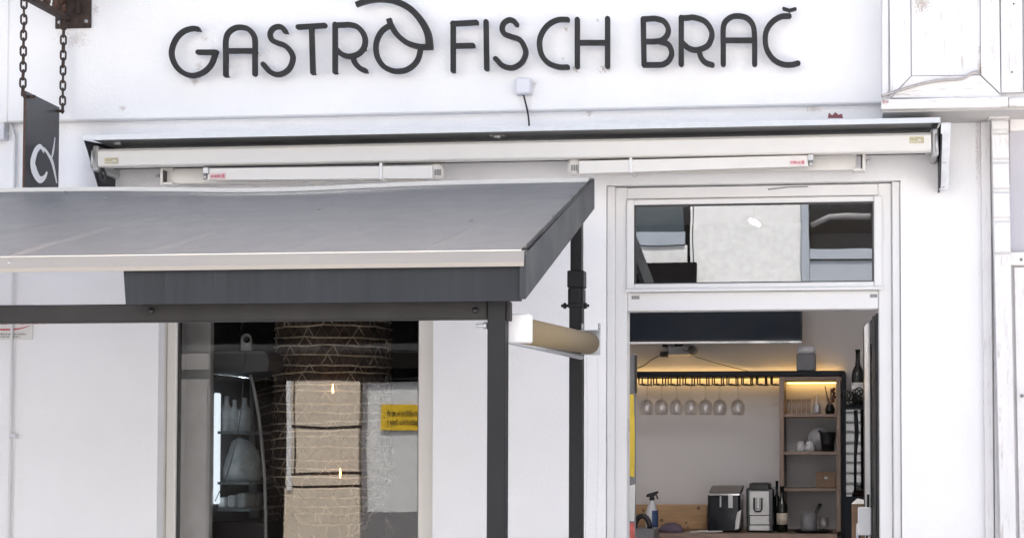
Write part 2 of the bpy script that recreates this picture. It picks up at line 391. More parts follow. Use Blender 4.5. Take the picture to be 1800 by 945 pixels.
m = MB(); m.box((XPART-.075, THK+.01, 0.02), (XPART-.062, BACK-.02, 2.9)); m.box((XL+.22, 2.2, 0.02), (XPART-.08, 2.24, 2.9)); m.box((XL+.22, THK+.01, 2.86), (XPART-.08, 2.19, 2.9)); m.box((XL+.2, THK+.01, .02), (XL+.215, 2.2, 2.9))
m.build("blackout_lining", BLACKOUT, bld)  # near-black sheets added so the room behind the window stays dark
m = MB(); m.box((XR-.2, THK, 0.0), (XR, BACK, TOPZ-.25)); m.build("side_wall", INWALL, bld)
m = MB(); m.box((XL, THK, 0.0), (XL+.2, BACK, TOPZ-.25)); m.build("side_wall", INWALL, bld)
m = MB(); m.box((XL+.2, THK, 2.92), (XR-.2, BACK, 3.1)); m.build("ceiling", INWALL, bld)
m = MB(); m.box((XL+.2, THK, 0.005), (XR-.2, BACK, 0.02)); m.build("floor", FLOORM, bld)

# window: frame, gasket, pane
def frame(mb, x0, y0, x1, y1, l_, t, r, b, Yf, Yb, bev=0.004):     # pixel frame, member widths in pixels, upright members full height
    mb.pbox(x0, y0, x0+l_, y1, Yf, Yb, bev); mb.pbox(x1-r, y0, x1, y1, Yf, Yb, bev)
    if t: mb.pbox(x0+l_, y0, x1-r, y0+t, Yf+.0015, Yb-.0015, bev)
    if b: mb.pbox(x0+l_, y1-b, x1-r, y1, Yf+.0015, Yb-.0015, bev)
zt, zb = win[3], win[2]
m = MB(); xa, xb = P(287, 760, .065).x, P(761, 760, .065).x
m.box((win[0]+.001, .065, zb+.002), (xa+.004, .14, zt-.002), .004); m.box((win[1]-.012, .062, zb+.003), (win[1]-.001, .14, zt-.003), .003)
xg0, xg1 = P(310.5, 760, .09).x, P(736, 760, .09).x
m.box((xa+.005, .078, zb+.004), (xg0, .138, zt-.004), .006); m.box((xg1, .078, zb+.004), (win[1]-.013, .138, zt-.004), .006)
m.box((xg0, .08, zt-.07), (xg1, .136, zt-.005), .004); m.box((xg0, .08, zb+.005), (xg1, .136, zb+.07), .004)
wf = m.build("window", W_WINF, bld)
m = MB(); m.box((xg0+.0005, .095, zb+.07), (xg0+.011, .112, zt-.07)); m.build("gasket", BLACK, wf)
m = MB(); m.box((xg1-.006, .095, zb+.07), (xg1-.0005, .112, zt-.07)); m.build("gasket", BLACK, wf)
m = MB(); m.box((xg0+.005, .1, zb+.065), (xg1-.003, .106, zt-.065)); m.build("pane", PANE, wf)
m = MB(); m.box((win[0]-.04, -.06, zb-.04), (win[1]+.04, .064, zb-.002), .004); m.build("sill", W_UPVC, wf)

# door frame with transom light
dz = door[3]
m = MB()
m.box((door[0]+.002, .012, 0.002), (P(1080, 600, .012).x, .12, dz-.003), .004)
m.box((P(1569, 600, .012).x, .012, 0.002), (door[1]-.002, .12, dz-.003), .004)
xi0, xi1 = P(1080.5, 600, .03).x, P(1568.5, 600, .03).x
xj0, xj1 = P(1103, 700, .05).x, P(1545, 700, .05).x
zs1 = P(1325, 346, .03).z; zs0 = P(1325, 510, .03).z; zh = P(1325, 545, .05).z
m.box((xi0, .03, 0.003), (xj0, .125, dz-.006), .004); m.box((xj1, .03, 0.003), (xi1, .125, dz-.006), .004)
m.box((xj0, .033, zs1), (xj1, .122, dz-.008), .003)
m.box((xj0, .036, zh), (xj1, .122, zs0-.004), .004)
df = m.build("door_frame", W_UPVC, bld)
m = MB()
sx0, sx1 = P(1101, 425, .018).x, P(1551, 425, .018).x; gx0, gx1 = P(1115, 425, .03).x, P(1536, 425, .03).x
sz1, sz0 = P(1325, 347, .018).z, P(1325, 509, .018).z; gz1, gz0 = P(1325, 357.5, .03).z, P(1325, 497, .03).z
m.box((sx0, .016, sz0), (gx0, .029, sz1), .004); m.box((gx1, .016, sz0), (sx1, .029, sz1), .004)
m.box((gx0, .0175, gz1), (gx1, .0285, sz1-.001), .004); m.box((gx0, .0175, sz0+.001), (gx1, .0285, gz0), .004)
m.box((sx0-.004, .004, sz0-.006), (sx1+.004, .0155, sz0+.008), .003)
sash = m.build("transom_sash", W_UPVC, df)
m = MB(); g_ = .008
m.box((gx0, .024, gz0), (gx0+g_, .0275, gz1)); m.box((gx1-g_, .024, gz0), (gx1, .0275, gz1)); m.box((gx0+g_, .0245, gz1-g_), (gx1-g_, .028, gz1)); m.box((gx0+g_, .0245, gz0), (gx1-g_, .028, gz0+g_*.6)); m.build("gasket", BLACK, df)
m = MB(); m.box((gx0+.003, .0285, gz0+.003), (gx1-.003, .0345, gz1-.003)); m.build("pane", PANET, df)
m = MB(); m.pbox(1110, 519.5, 1124, 525.5, .034, .04, .001); m.build("vent_cap", GREYP, df)
m = MB(); m.pbox(1529, 516.5, 1542, 522.5, .034, .04, .001); m.build("vent_cap", GREYP, df)
m = MB(); m.tube([P(1350, 333, .0295), P(1385, 329, .0295), P(1420, 328, .0295)], .0022, 5); m.build("scratch", GREYP, df)
# the open leaf, swung in
hx = P(1544, 700, .14).x
def leafpt(t, off): return Vector((hx-.008+off-.05*t, .14+.86*t, 0))
m = MB()
def leafbox(t0, t1, o0, o1, z0, z1):
    a, b, c, d = leafpt(t0, o0), leafpt(t1, o0), leafpt(t1, o1), leafpt(t0, o1)
    for q in (a, b, c, d): q.z = z0
    m.prism([a, b, c, d], (0, 0, z1-z0))
leafbox(0, .12, 0, .06, .03, zh-.01); leafbox(.88, 1, 0, .06, .03, zh-.01); leafbox(.12, .88, .002, .058, zh-.12, zh-.012); leafbox(.12, .88, .002, .058, .032, .3)
lf = m.build("door", BLACK, bld)
m = MB(); leafbox(.12, .88, .02, .04, .3, zh-.12); m.build("pane", BLACKG, lf)
m = MB(); leafbox(.015, .10, -.012, -.002, .04, zh-.02); m.build("seal_strip", BLACK, lf)
m = MB(); leafbox(.45, .75, -.008, -.001, .04, zh-.02); m.build("edge_profile", W_UPVC, lf)
m = MB(); p = leafpt(.94, -.03); m.tube([(p.x, p.y, 1.0), (p.x, p.y, 1.22)], .011, 8); m.build("handle", CHROME, lf)

# ================================================================== SIGN LETTERS
def z2(pts): return [(250+x/3, y/3) for x, y in pts]
def z3(pts): return [(750+x/2.5714, y/2.5714) for x, y in pts]
LW = 4.5
LETTERS = [
 ("G", "letter G at the start of the dark iron lettering", z2, [(1, [(290,153),(262,150),(215,165),(175,205),(152,270),(165,330),(205,378),(262,398),(320,380),(362,338),(385,275)]), (0, [(388,275),(293,275)])]),
 ("A", "rounded dark iron letter A standing between G and S", z2, [(1, [(438,395),(438,300),(438,215),(450,175),(480,150),(515,143),(555,152),(582,180),(592,215),(592,300),(592,390)]), (0, [(438,268),(592,268)])]),
 ("S", "dark iron letter S standing between A and T", z2, [(1, [(752,165),(735,145),(712,140),(685,152),(672,180),(682,210),(712,226),(750,240),(780,270),(792,305),(780,350),(752,380),(712,393),(675,380),(650,355),(636,338)])]),
 ("T", "dark iron letter T, the only T of the lettering", z2, [(0, [(820,142),(960,134)]), (0, [(891,138),(898,382)])]),
 ("R", "dark iron letter R just left of the fish shaped O", z2, [(0, [(1015,378),(1015,128)]), (1, [(1015,132),(1060,131),(1090,130),(1130,140),(1160,170),(1174,210),(1165,255),(1135,285),(1090,297),(1050,285),(1018,255)]), (1, [(1108,298),(1120,330),(1145,358),(1175,373)])]),
 ("O", "large dark iron letter O with a fish tail arch over it", z2, [(1, [(1305,133),(1265,160),(1238,205),(1230,255),(1240,305),(1270,348),(1310,370),(1348,375),(1390,368),(1430,342),(1455,305),(1466,258)])]),
 ("F", "dark iron letter F opening the middle word", z2, [(0, [(1638,372),(1638,122)]), (0, [(1636,125),(1760,118)]), (0, [(1640,242),(1742,240)])]),
 ("I", "straight dark iron letter I beside the F", z3, [(0, [(267,98),(270,310)])]),
 ("S", "dark iron letter S standing between I and C", z3, [(1, [(405,110),(392,95),(370,90),(347,105),(340,130),(350,152),(380,165),(420,180),(442,215),(446,245),(430,280),(400,302),(372,306),(340,295),(318,272),(310,265)])]),
 ("C", "dark iron letter C without accent, left of the H", z3, [(1, [(635,88),(590,90),(545,115),(515,160),(509,205),(520,250),(550,285),(595,302),(635,303)])]),
 ("H", "dark iron letter H closing the middle word", z3, [(0, [(680,88),(680,300)]), (0, [(817,84),(817,300)]), (0, [(680,193),(817,193)])]),
 ("B", "dark iron letter B opening the last word", z3, [(0, [(978,85),(982,293)]), (1, [(978,86),(1010,84),(1035,84),(1070,95),(1090,125),(1088,155),(1065,180),(1030,187),(982,187)]), (1, [(1050,187),(1090,200),(1107,235),(1098,268),(1070,290),(1030,293),(982,293)])]),
 ("R", "dark iron letter R standing between B and A", z3, [(0, [(1150,290),(1150,79)]), (1, [(1150,82),(1180,80),(1210,79),(1255,95),(1283,130),(1288,165),(1270,205),(1225,225),(1185,218),(1153,190)]), (1, [(1230,226),(1240,260),(1260,283),(1290,293)])]),
 ("A", "rounded dark iron letter A in the last word", z3, [(1, [(1340,290),(1340,210),(1340,130),(1350,97),(1378,76),(1410,72),(1445,80),(1470,105),(1480,140),(1482,210),(1482,290)]), (0, [(1340,182),(1482,182)])]),
 ("C", "dark iron letter C with a caron accent above it at the end", z3, [(1, [(1638,72),(1600,75),(1560,100),(1535,140),(1530,185),(1540,230),(1570,270),(1610,290),(1650,292),(1678,285)])]),
]
YL = -0.105
def stroke(mb, pts, hw, sm, k, Y=YL, dep=.022, caps=True):
    if sm: pts = [(p.x, p.y) for p in smooth(pts, 5)]
    q = [P(x, y, Y) for x, y in pts]
    ppm = F_PX/((Y-CAM.y)*math.cos(YAW)+.2)
    ws = [h/ppm for h in hw] if isinstance(hw, list) else hw/ppm
    mb.ribbon([(v.x, v.z) for v in q], ws, (0, Y-.0012*k, 0), (1, 0, 0), (0, 0, 1), (0, 1, 0), dep, caps)
def studs(mb, pts):
    for x, y in pts:
        q = P(x, y, YL+.01); mb.tube([q, (q.x, -.049, q.z)], .004, 6)
for ch, lab, cv, strokes in LETTERS:
    m = MB(); allp = []
    for k, (sm, pts) in enumerate(strokes):
        c = cv(pts); allp += c; stroke(m, c, LW, sm, k, dep=.015+.001*k)
    if ch == "O":
        a = z2([(1298,98),(1308,128),(1340,180),(1390,222),(1440,241),(1485,247),(1530,246)]); n_ = len(smooth(a, 5))
        stroke(m, a, [4.6]*n_, 1, 1, caps=False)
        a = z2([(1125,24),(1180,5),(1250,-5),(1330,5),(1410,45),(1470,110),(1505,180),(1514,255)]); n_ = len(smooth(a, 5))
        stroke(m, a, [4.2+2.2*i/n_ for i in range(n_)], 1, 2, caps=False); allp += a[4:6]
    studs(m, [allp[0], allp[-1], allp[len(allp)//2]])
    o = m.build("letter", LETTER, label=lab, cat="letter", group="letters of the sign on the upper wall")
    if "caron" in lab:
        m = MB(); stroke(m, z3([(1613,38),(1640,46),(1666,39)]), 2.4, 0, 0); stroke(m, z3([(1638,48),(1638,62)]), .8, 0, 1); m.build("caron", LETTER, o)

# ================================================================== JUNCTION BOX + CABLE
t = thing("junction_box", P(919, 165, -0.05), "small pale junction box below the lettering with a black cable", "junction box")
m = MB(); m.pbox(905.5, 137, 933, 165, -.1, -.051, .004); m.build("box_body", BOXW, t)
m = MB(); m.pbox(907.5, 139, 931, 163, -.104, -.1005, .001); m.build("lid", BOXW, t)
m = MB(); m.tube(smooth([P(920, 166, -.075), P(924, 182, -.07), P(928, 200, -.05), P(930, 220, -.035), P(929, 242, -.02)], 5), .0042, 6); m.build("cable", BLACK, t)

# ================================================================== AWNING COVER (sheet + two brackets) and FOLDING AWNING
YLIP = -.30
ca = P(146, 241, YLIP); cb = P(1653, 212, YLIP); zl = (ca.z+cb.z)/2
cov = thing("awning_cover", (0.5*(ca.x+cb.x), -.15, zl), "long thin galvanised rain cover on brackets above the folded awning", "awning cover")
m = MB()
lh = .0105
m.prism([(ca.x, YLIP, zl-lh), (ca.x, YLIP, zl+lh), (ca.x, -.002, zl+.024), (ca.x, -.002, zl+.020), (ca.x, YLIP+.004, zl+lh-.006), (ca.x, YLIP+.004, zl-lh)], (cb.x-ca.x, 0, 0))
m.build("cover_sheet", GALV, cov)
m = MB(); m.prism([(ca.x+.03, YLIP+.012, zl-.006), (ca.x+.03, YLIP+.012, zl+.001), (ca.x+.03, -.02, zl+.016), (ca.x+.03, -.02, zl-.002)], (cb.x-ca.x-.06, 0, 0)); m.build("lining", SOFF, cov)
zbot = P(1660, 334, -.08).z
def bracket(x, mt, sgn, wdt):
    m = MB(); m.prism([(x, YLIP+.006, zl-lh-.001), (x, -.003, zl+.017), (x, -.003, zbot), (x, -.09, zbot), (x, -.13, zbot+.02)], (.006*sgn, 0, 0)); w_ = m.build("bracket", ANTH, cov)
    m = MB(); m.prism([(x, YLIP+.002, zl-lh-.001), (x, YLIP+.006, zl-lh-.001), (x, -.088, zbot), (x, -.094, zbot)], (wdt, 0, 0)); m.build("flange", mt, w_)
    return w_
bl = bracket(P(147, 241, YLIP).x, ANTH, 1, .006)
br = bracket(P(1654.5, 212, YLIP).x, GALVL, 1, .038)
for py_ in (282, 320):
    m = MB(); q = P(1661, py_, -.2); m.tube([(q.x, YLIP+(zl-q.z)/(zl-zbot)*.212-.004, q.z), (q.x, YLIP+(zl-q.z)/(zl-zbot)*.212+.004, q.z)], .008, 8); m.build("bolt", SILVER, br)
for px_, py_ in ((205, 250), (872, 238)):
    m = MB(); m.pbox(px_-12, py_-5, px_+14, py_+1, -.2, -.16, .002); m.tube([P(px_-4, py_+2, -.21), P(px_+8, py_+2, -.21)], .008, 8); m.build("clamp", SILVER, cov)

aw = thing("folding_awning", (P(900, 280, -.2).x, -.1, P(900, 300, -.2).z), "closed white folding arm awning under the galvanised cover", "awning")
YB = -.235
b0, b1 = P(172, 279, YB), P(1637, 247, YB); zc = (b0.z+b1.z)/2; bh = .0385
m = MB(); m.prism([(b0.x, YB, zc-bh+.006), (b0.x, YB-.001, zc+bh-.012), (b0.x, YB+.012, zc+bh), (b0.x, YB+.05, zc+bh), (b0.x, YB+.05, zc-bh), (b0.x, YB+.006, zc-bh)], (b1.x-b0.x, 0, 0)); m.build("front_bar", W_ALU, aw)
m = MB(); n_ = 14
m.tube([(b0.x+.02, -.115, zc+.012), (b1.x-.02, -.115, zc+.012)], .043, 16); m.build("cloth_roll", ROLLF, aw)
for x_, s in ((b0.x, -1), (b1.x, 1)):
    m = MB(); m.box((x_+s*.003, YB+.005, zc-.055), (x_+s*.03, -.012, zc+.055), .006); m.tube([(x_+s*.02, YB-.012, zc+.03), (x_+s*.02, YB-.012, zc-.045)], .006, 6); m.build("end_plate", SILVER, aw)
m = MB(); q = P(181, 300, -.2); m.tube([q+Vector((.012*math.cos(a), 0, -.022+.022*math.sin(a))) for a in [i*math.pi/6 for i in range(12)]], .006, 6, closed=True); m.tube([q+Vector((0, 0, .02)), q], .008, 6); m.build("crank_eye", BLACK, aw)
for (x0, y0, x1, y1) in ((184, 277.5, 207, 287.5), (1599, 240.5, 1624, 251.5)):
    m = MB(); m.pbox(x0, y0, x1, y1, YB-.0035, YB-.001); lb = m.build("label", OCHRE, aw)
    m = MB(); ticks(m, x0+1, y1-4.2, x1-1, y1-2.2, YB-.0055, .001, random.Random(3), .8, 2, .7); m.pbox(x0+14, y1-6.5, x0+20, y1-4.6, YB-.0052, YB-.004); m.build("print", PAPER, lb)
rnd = random.Random(5)
def arm(front, rear, elbow_left, strap, lab, bracket_px):
    (fx0, fya, fyb), (fx1, fyc, fyd) = front; (rx0, rya, ryb), (rx1, ryc, ryd) = rear
    def bar(xa, ya, yb, xb, yc, yd, Y, dep):
        a = [P(xa, ya, Y), P(xa, yb, Y), P(xb, yd, Y), P(xb, yc, Y)]
        e = .005
        mm = MB(); vs = a+[v+Vector((0, dep, 0)) for v in a]
        return mm.prism(a, (0, dep, 0))
    arm_ = bar(fx0, fya, fyb, fx1, fyc, fyd, -.215, .035).build("arm", W_ALU, aw)
    bar(rx0, rya, ryb, rx1, ryc, ryd, -.13, .04).build("rear_arm", W_ALU, arm_)
    ex = fx0 if elbow_left else fx1; ey = ((fya+fyb) if elbow_left else (fyc+fyd))/2; s = -1 if elbow_left else 1
    m = MB(); q = P(ex+s*7, ey, -.17); r_ = .033; m.lathe([(r_*.5, -r_), (r_, -r_*.7), (r_, r_*.7), (r_*.5, r_)], q, 16); m.build("elbow", W_ALU, arm_)
    m = MB(); q = P(ex+s*9, ey, -.205)
    for k in range(3): m.box((q.x-.012+k*.010, -.207, q.z-.014), (q.x-.006+k*.010, -.200, q.z+.010))
    m.build("elbow_slots", GREYP, arm_)
    sx, sy0, sy1 = strap
    m = MB(); m.pbox(sx-2.5, sy0, sx+2.5, sy1, -.221, -.09, .001); m.build("strap", W_UPVC, arm_)
    lx0, ly0, lx1, ly1 = lab
    m = MB(); m.pbox(lx0, ly0, lx1, ly1, -.2185, -.216); l_ = m.build("label", PINK, arm_)
    m = MB(); ticks(m, lx0+1, ly0+2.5, lx1-8, ly1-2.5, -.2205, .001, rnd, 1, 2, .6); m.pbox(lx1-6, ly0+2, lx1-1.5, ly1-2, -.2205, -.2195); m.build("print", PINKP, l_)
    bx, by0, by1, s2 = bracket_px
    m = MB(); m.pbox(min(bx, bx+s2*5), by0, max(bx, bx+s2*5), by1, -.16, -.08, .002)
    m.pbox(min(bx+s2*5, bx+s2*22), by0, max(bx+s2*5, bx+s2*22), by0+4, -.155, -.085, .001); m.pbox(min(bx+s2*5, bx+s2*22), by1-4, max(bx+s2*5, bx+s2*22), by1, -.155, -.085, .001)
    k_ = m.build("shoulder_bracket", W_ALU, arm_)
    m = MB(); m.pbox(min(bx+s2*5.5, bx+s2*8), by0+4.5, max(bx+s2*5.5, bx+s2*8), by1-4.5, -.158, -.09); m.build("shaded_gap", BLACK, arm_)  # black piece stands in for the shade in the bracket gap
    m = MB(); q = P(bx-s2*4, (by0+by1)/2, -.12); m.tube([q-Vector((.006, 0, 0)), q+Vector((.008, 0, 0))], .007, 8); m.build("bolt", SILVER, k_)
    # front shoulder knuckle
    kx, ky = (fx1, fyc) if elbow_left else (fx0, fya); s3 = 1 if elbow_left else -1
    m = MB(); m.pbox(min(kx, kx+s3*10), ky-2, max(kx, kx+s3*10), ky+9, -.225, -.18, .002); q = P(kx+s3*5, ky+16, -.2); m.tube([q+Vector((0, 0, .012)), q-Vector((0, 0, .008))], .009, 8); m.build("knuckle", SILVER, arm_)
arm(((366, 296, 316), (760, 291, 313)), ((292, 297, 322), (745, 293, 317)), False, (669, 286, 315), (369, 303.5, 396, 314.5), (281, 295, 324, 1))
arm(((1018, 283, 305), (1420, 273, 292)), ((1045, 284, 306), (1505, 272, 298)), True, (1108.5, 275, 303), (1389, 280.5, 1415, 290), (1521, 266, 300, -1))

# leaf scrap on the cover
m = MB(); q = [(1455, 207.5), (1457, 198), (1463, 203), (1468, 197), (1474, 202), (1480, 200), (1482, 207.5)]
m.prism([P(x, y, -.27) for x, y in q], (0, .006, .0)); m.build("dry_leaf", mat("dry_leaf_red", (0.16, 0.05, 0.06), .8, var=.3, vs=60), label="crumpled dark red leaf lying on the galvanised awning cover", cat="leaf")

# ================================================================== CANOPY
YF, YRr = -2.10, -.48
cF, cR = P(920, 444, YF), P(1047, 319, YRr)
XE = (cF.x+cR.x)/2; XEF, XER = cF.x-.006, cR.x-.020; zf, zr = cF.z, cR.z; XW = -4.6
can = thing("canopy", (XE, -1.3, 0), "dark grey lean-to canopy on steel posts in front of the window", "canopy")
def xe(y): return XEF+(XER-XEF)*(y-YF)/(YRr-YF)
def roofz(y): return zf+(zr-zf)*(y-YF)/(YRr-YF)
def sag(x): return .018*math.exp(-((x+2.35)/.5)**2)
m = MB(); nx, ny = 280, 60; idx = []
for j in range(ny+1):
    for i in range(nx+1):
        u, v_ = i/nx, j/ny
        y = YF+(YRr-YF)*v_; x = XW+(xe(y)-XW)*u; z = roofz(y)
        edge = min(1, (1-v_)*12)*min(1, v_*12)
        z += edge*(.006*mnoise.noise((x*1.3, y*2.2, 3))+.0025*mnoise.noise((x*4, y*6, 8)))
        # the sheet sags along its rear edge, and a few folds run down the slope
        sg = max(0.0, (v_-.83)/.17); z -= sag(x)*sg*sg*(3-2*sg)
        for fx, sl, wd, am in ((-2.63, .17, .014, .015), (-2.22, .22, .016, .008), (-1.30, .12, .012, .010), (-3.0, .25, .016, .012), (-1.75, .2, .02, .006)):
            d_ = x-(fx+sl*(y-YF)); z += am*math.exp(-(d_/wd)**2)*max(0, 1-v_*1.7)*min(1, v_*20)
        if u > .93: z += .004*mnoise.noise((y*7, 1, 2))*(u-.93)/.07
        m.v.append(Vector((x, y, z)))
for j in range(ny):
    for i in range(nx):
        a = j*(nx+1)+i; m.f.append([a, a+1, a+nx+2, a+nx+1]); m.sm.append(True)
n0 = len(m.v)
for p in ((XW, YF), (XEF, YF), (XER, YRr), (XW, YRr)): m.v.append(Vector((p[0], p[1], roofz(p[1])-.03)))
m.f.append([n0, n0+3, n0+2, n0+1]); m.sm.append(False)
m.f.append([0]+[nx]+[n0+1, n0]); m.sm.append(False)
roof = m.build("roof_sheet", MEMB, can)
# the smoother, glossier patch of the sheet below its rear edge
_n = MEMB.node_tree.nodes; _l = MEMB.node_tree.links; _b = _n["Principled BSDF"]; _pr = _b.inputs["Roughness"].links[0].from_socket
_g = _n.new("ShaderNodeNewGeometry"); _s = _n.new("ShaderNodeVectorMath"); _s.operation = 'SUBTRACT'; _l.new(_g.outputs["Position"], _s.inputs[0]); _s.inputs[1].default_value = (-2.2, -.56, zr-.04)
_m = _n.new("ShaderNodeVectorMath"); _m.operation = 'MULTIPLY'; _l.new(_s.outputs[0], _m.inputs[0]); _m.inputs[1].default_value = (1.2, 4.5, 2)
_q = _n.new("ShaderNodeVectorMath"); _q.operation = 'LENGTH'; _l.new(_m.outputs[0], _q.inputs[0])
_mr = _n.new("ShaderNodeMapRange"); _mr.interpolation_type = 'SMOOTHSTEP'; _l.new(_q.outputs["Value"], _mr.inputs[0]); _mr.inputs[1].default_value = 0; _mr.inputs[2].default_value = 1.1; _mr.inputs[3].default_value = .22; _mr.inputs[4].default_value = 1.0
_x = _n.new("ShaderNodeMath"); _x.operation = 'MULTIPLY'; _l.new(_mr.outputs[0], _x.inputs[0]); _l.new(_pr, _x.inputs[1]); _l.new(_x.outputs[0], _b.inputs["Roughness"])
for px_, py_ in ((115, 338), (185, 350), (1005, 345), (972, 381), (560, 368), (828, 388)):
    d = ray(px_, py_); s_ = (zr-zf)/(YRr-YF); tt = (roofz(0)-CAM.z-s_*(0-CAM.y))/(d.z-s_*d.y); q = CAM+d*tt
    m = MB(); m.lathe([(.006, -.004), (.006, .003), (.003, .006)], q, 8); m.build("screw_head", GREYP, roof)
m = MB(); nf = 70
for i in range(nf+1):
    x = XW+(XER-.005-XW)*i/nf; d_ = -sag(x)
    for yy, zz in ((YRr-.022, -.004), (YRr-.022, .012), (YRr+.02, .018), (YRr+.02, -.034)): m.v.append(Vector((x, yy, zr+zz+d_)))
for i in range(nf):
    for k in range(4): a = i*4; m.f.append([a+k, a+(k+1) % 4, a+4+(k+1) % 4, a+4+k]); m.sm.append(False)
m.f += [[0, 1, 2, 3], [nf*4+3, nf*4+2, nf*4+1, nf*4]]; m.sm += [False, False]
m.build("rear_flashing", W_ALU, can)
# stainless drip trim along the front, in two lengths
zt0 = P(500, 445, YF-.012).z; zt1 = P(500, 472.5, YF-.012).z
xs_ = P(20, 460, YF).x
for a, b, e in ((XW, xs_-.001, .003), (xs_+.001, XEF+.010, 0)):
    m = MB(); m.prism([(a, YF-.012+e, zt1), (a, YF-.016+e, zt1+.012), (a, YF-.008+e, zt0), (a, YF+.03, zt0+.007), (a, YF+.03, zt0+.003), (a, YF-.004+e, zt0-.004), (a, YF-.009+e, zt1)], (b-a, 0, 0)); m.build("drip_trim", TRIMM, can)
m = MB(); q = P(15, 462, YF-.014); m.tube([q, q+Vector((0, .01, 0))], .006, 8); m.build("rivet", SILVER, can)
# fascia with a slanting left end
YFA = YF+.012
pts = [P(217, 474, YFA), P(221, 535, YFA), P(908, 527, YFA), P(910, 470, YFA)]
pts[3].z = pts[0].z; pts[2].z = pts[1].z; pts[2].x = pts[3].x = XEF-.0045
m = MB(); m.prism(pts, (0, .02, 0)); m.build("fascia", FASC, can)
# gable sheet on the right, folded top edge
g = [PXP(920, 447, XE), PXP(910, 527, XE), PXP(1047, 366, XE), PXP(1047, 320, XE)]
yb0 = YF-.004
hb = [Vector((XEF-.004, yb0, zf-.004)), Vector((XEF-.004, yb0, P(910, 526, YF).z)), Vector((XER-.004, YRr+.01, P(1047, 366, YRr).z)), Vector((XER-.004, YRr+.01, zr+.012))]
m = MB(); m.prism(hb, (.018, 0, 0)); gb = m.build("gable_sheet", GABLE, can)
m = MB(); mm_ = 24
m.tube([(xe(YF+(YRr-YF)*i/mm_)+.006, YF+(YRr-YF)*i/mm_, roofz(YF+(YRr-YF)*i/mm_)+.008+.004*mnoise.noise((i*.7, 2, 1))) for i in range(mm_+1)], .007, 6); m.build("edge_fold", STEEL2, can)
# beam, posts
YP = -2.01; pw = .0275
xfp = P(871.5, 750, YP-pw).x; zbm1, zbm0 = P(430, 532, YP-pw).z, P(430, 563.5, YP-pw).z
m = MB(); m.box((XW, YP-pw+.004, zbm0), (xfp-pw-.0015, YP+pw, zbm1), .003); bm_ = m.build("beam", STEEL, can)
for px_, py_ in ((265, 546), (835, 545)):
    m = MB(); q = P(px_, py_, YP-pw); m.tube([(q.x, YP-pw-.002, q.z), (q.x, YP-pw+.006, q.z)], .009, 8); m.build("bolt_head", BLACK, bm_)
m = MB(); m.box((XW, YRr-.1, zbm0+.43), (xfp-.03, YRr-.05, zbm0+.48), .003); m.build("rear_beam", STEEL, can)
m = MB(); m.prism([(XW, YP+.035, roofz(YP+.035)-.0335), (XW, YRr-.025, roofz(YRr-.025)-.0335-.04), (XW, YRr-.025, roofz(YRr-.025)-.0345-.04), (XW, YP+.035, roofz(YP+.035)-.0345)], (XER-.03-XW, 0, 0)); m.build("added_dark_sheet", BLACKOUT, can)  # dark sheet added below the roof to blacken its mirror image
for x_ in (xfp, -1.95, -2.95, -3.95):
    m = MB(); m.prism([(x_-.02, YP+.03, roofz(YP+.03)-.085), (x_-.02, YP+.03, roofz(YP+.03)-.035), (x_-.02, YRr-.02, roofz(YRr-.02)-.066), (x_-.02, YRr-.02, roofz(YRr-.02)-.10)], (.04, 0, 0)); m.build("rafter", STEEL, can)
m = MB(); m.box((xfp-pw, YP-pw, 0.001), (xfp+pw, YP+pw, zbm1), .003); fp = m.build("post", STEEL2, can)
m = MB(); m.box((xfp+pw+.001, YP-.02, zbm0-.005), (xfp+pw+.012, YP+.02, zbm1-.002), .002); m.build("end_bracket", STEEL, fp)
m = MB(); q = P(846, 572, YP); m.tube([P(837, 572, YP), P(856, 572, YP)], .0055, 8); m.tube([P(850, 572, YP), P(857, 572, YP)], .011, 6); m.build("bolt", GALV, fp)
YQ = -.55; xrp = P(1011.5, 700, YQ-pw).x
m = MB(); m.box((xrp-.026, YQ-.026, .001), (xrp+.026, YQ+.026, P(1011, 530, YQ).z), .003); rp = m.build("post", STEEL2, can)
m = MB(); m.box((xrp-.0225, YQ-.0225, P(1011, 530, YQ).z), (xrp+.0225, YQ+.0225, roofz(YQ)-.035), .003); m.build("upper_post", STEEL2, rp)
m = MB(); za, zb_, zc_ = P(1011, 475, YQ-.03).z, P(1011, 505, YQ-.03).z, P(1011, 541, YQ-.03).z
m.box((xrp-.033, YQ-.033, zb_), (xrp+.033, YQ+.033, za), .003); m.box((xrp-.0305, YQ-.031, zc_), (xrp+.0305, YQ+.031, zb_-.002), .003); m.box((xrp-.018, YQ-.042, zc_+.02), (xrp+.018, YQ-.0335, zb_), .003); m.build("sleeve", STEEL2, rp)
m = MB(); q = P(1011, 537, YQ); m.tube([q-Vector((.055, 0, 0)), q+Vector((.055, 0, 0))], .006, 6)
for s in (-1, 1): m.tube([q+Vector((s*.036, 0, 0)), q+Vector((s*.046, 0, 0))], .012, 6)
m.build("bolt", STEEL, rp)
for x_ in (XW+.1,):
    m = MB(); m.box((x_-pw, YP-pw, 0.001), (x_+pw, YP+pw, zbm0-.001)); m.build("post", STEEL2, can)

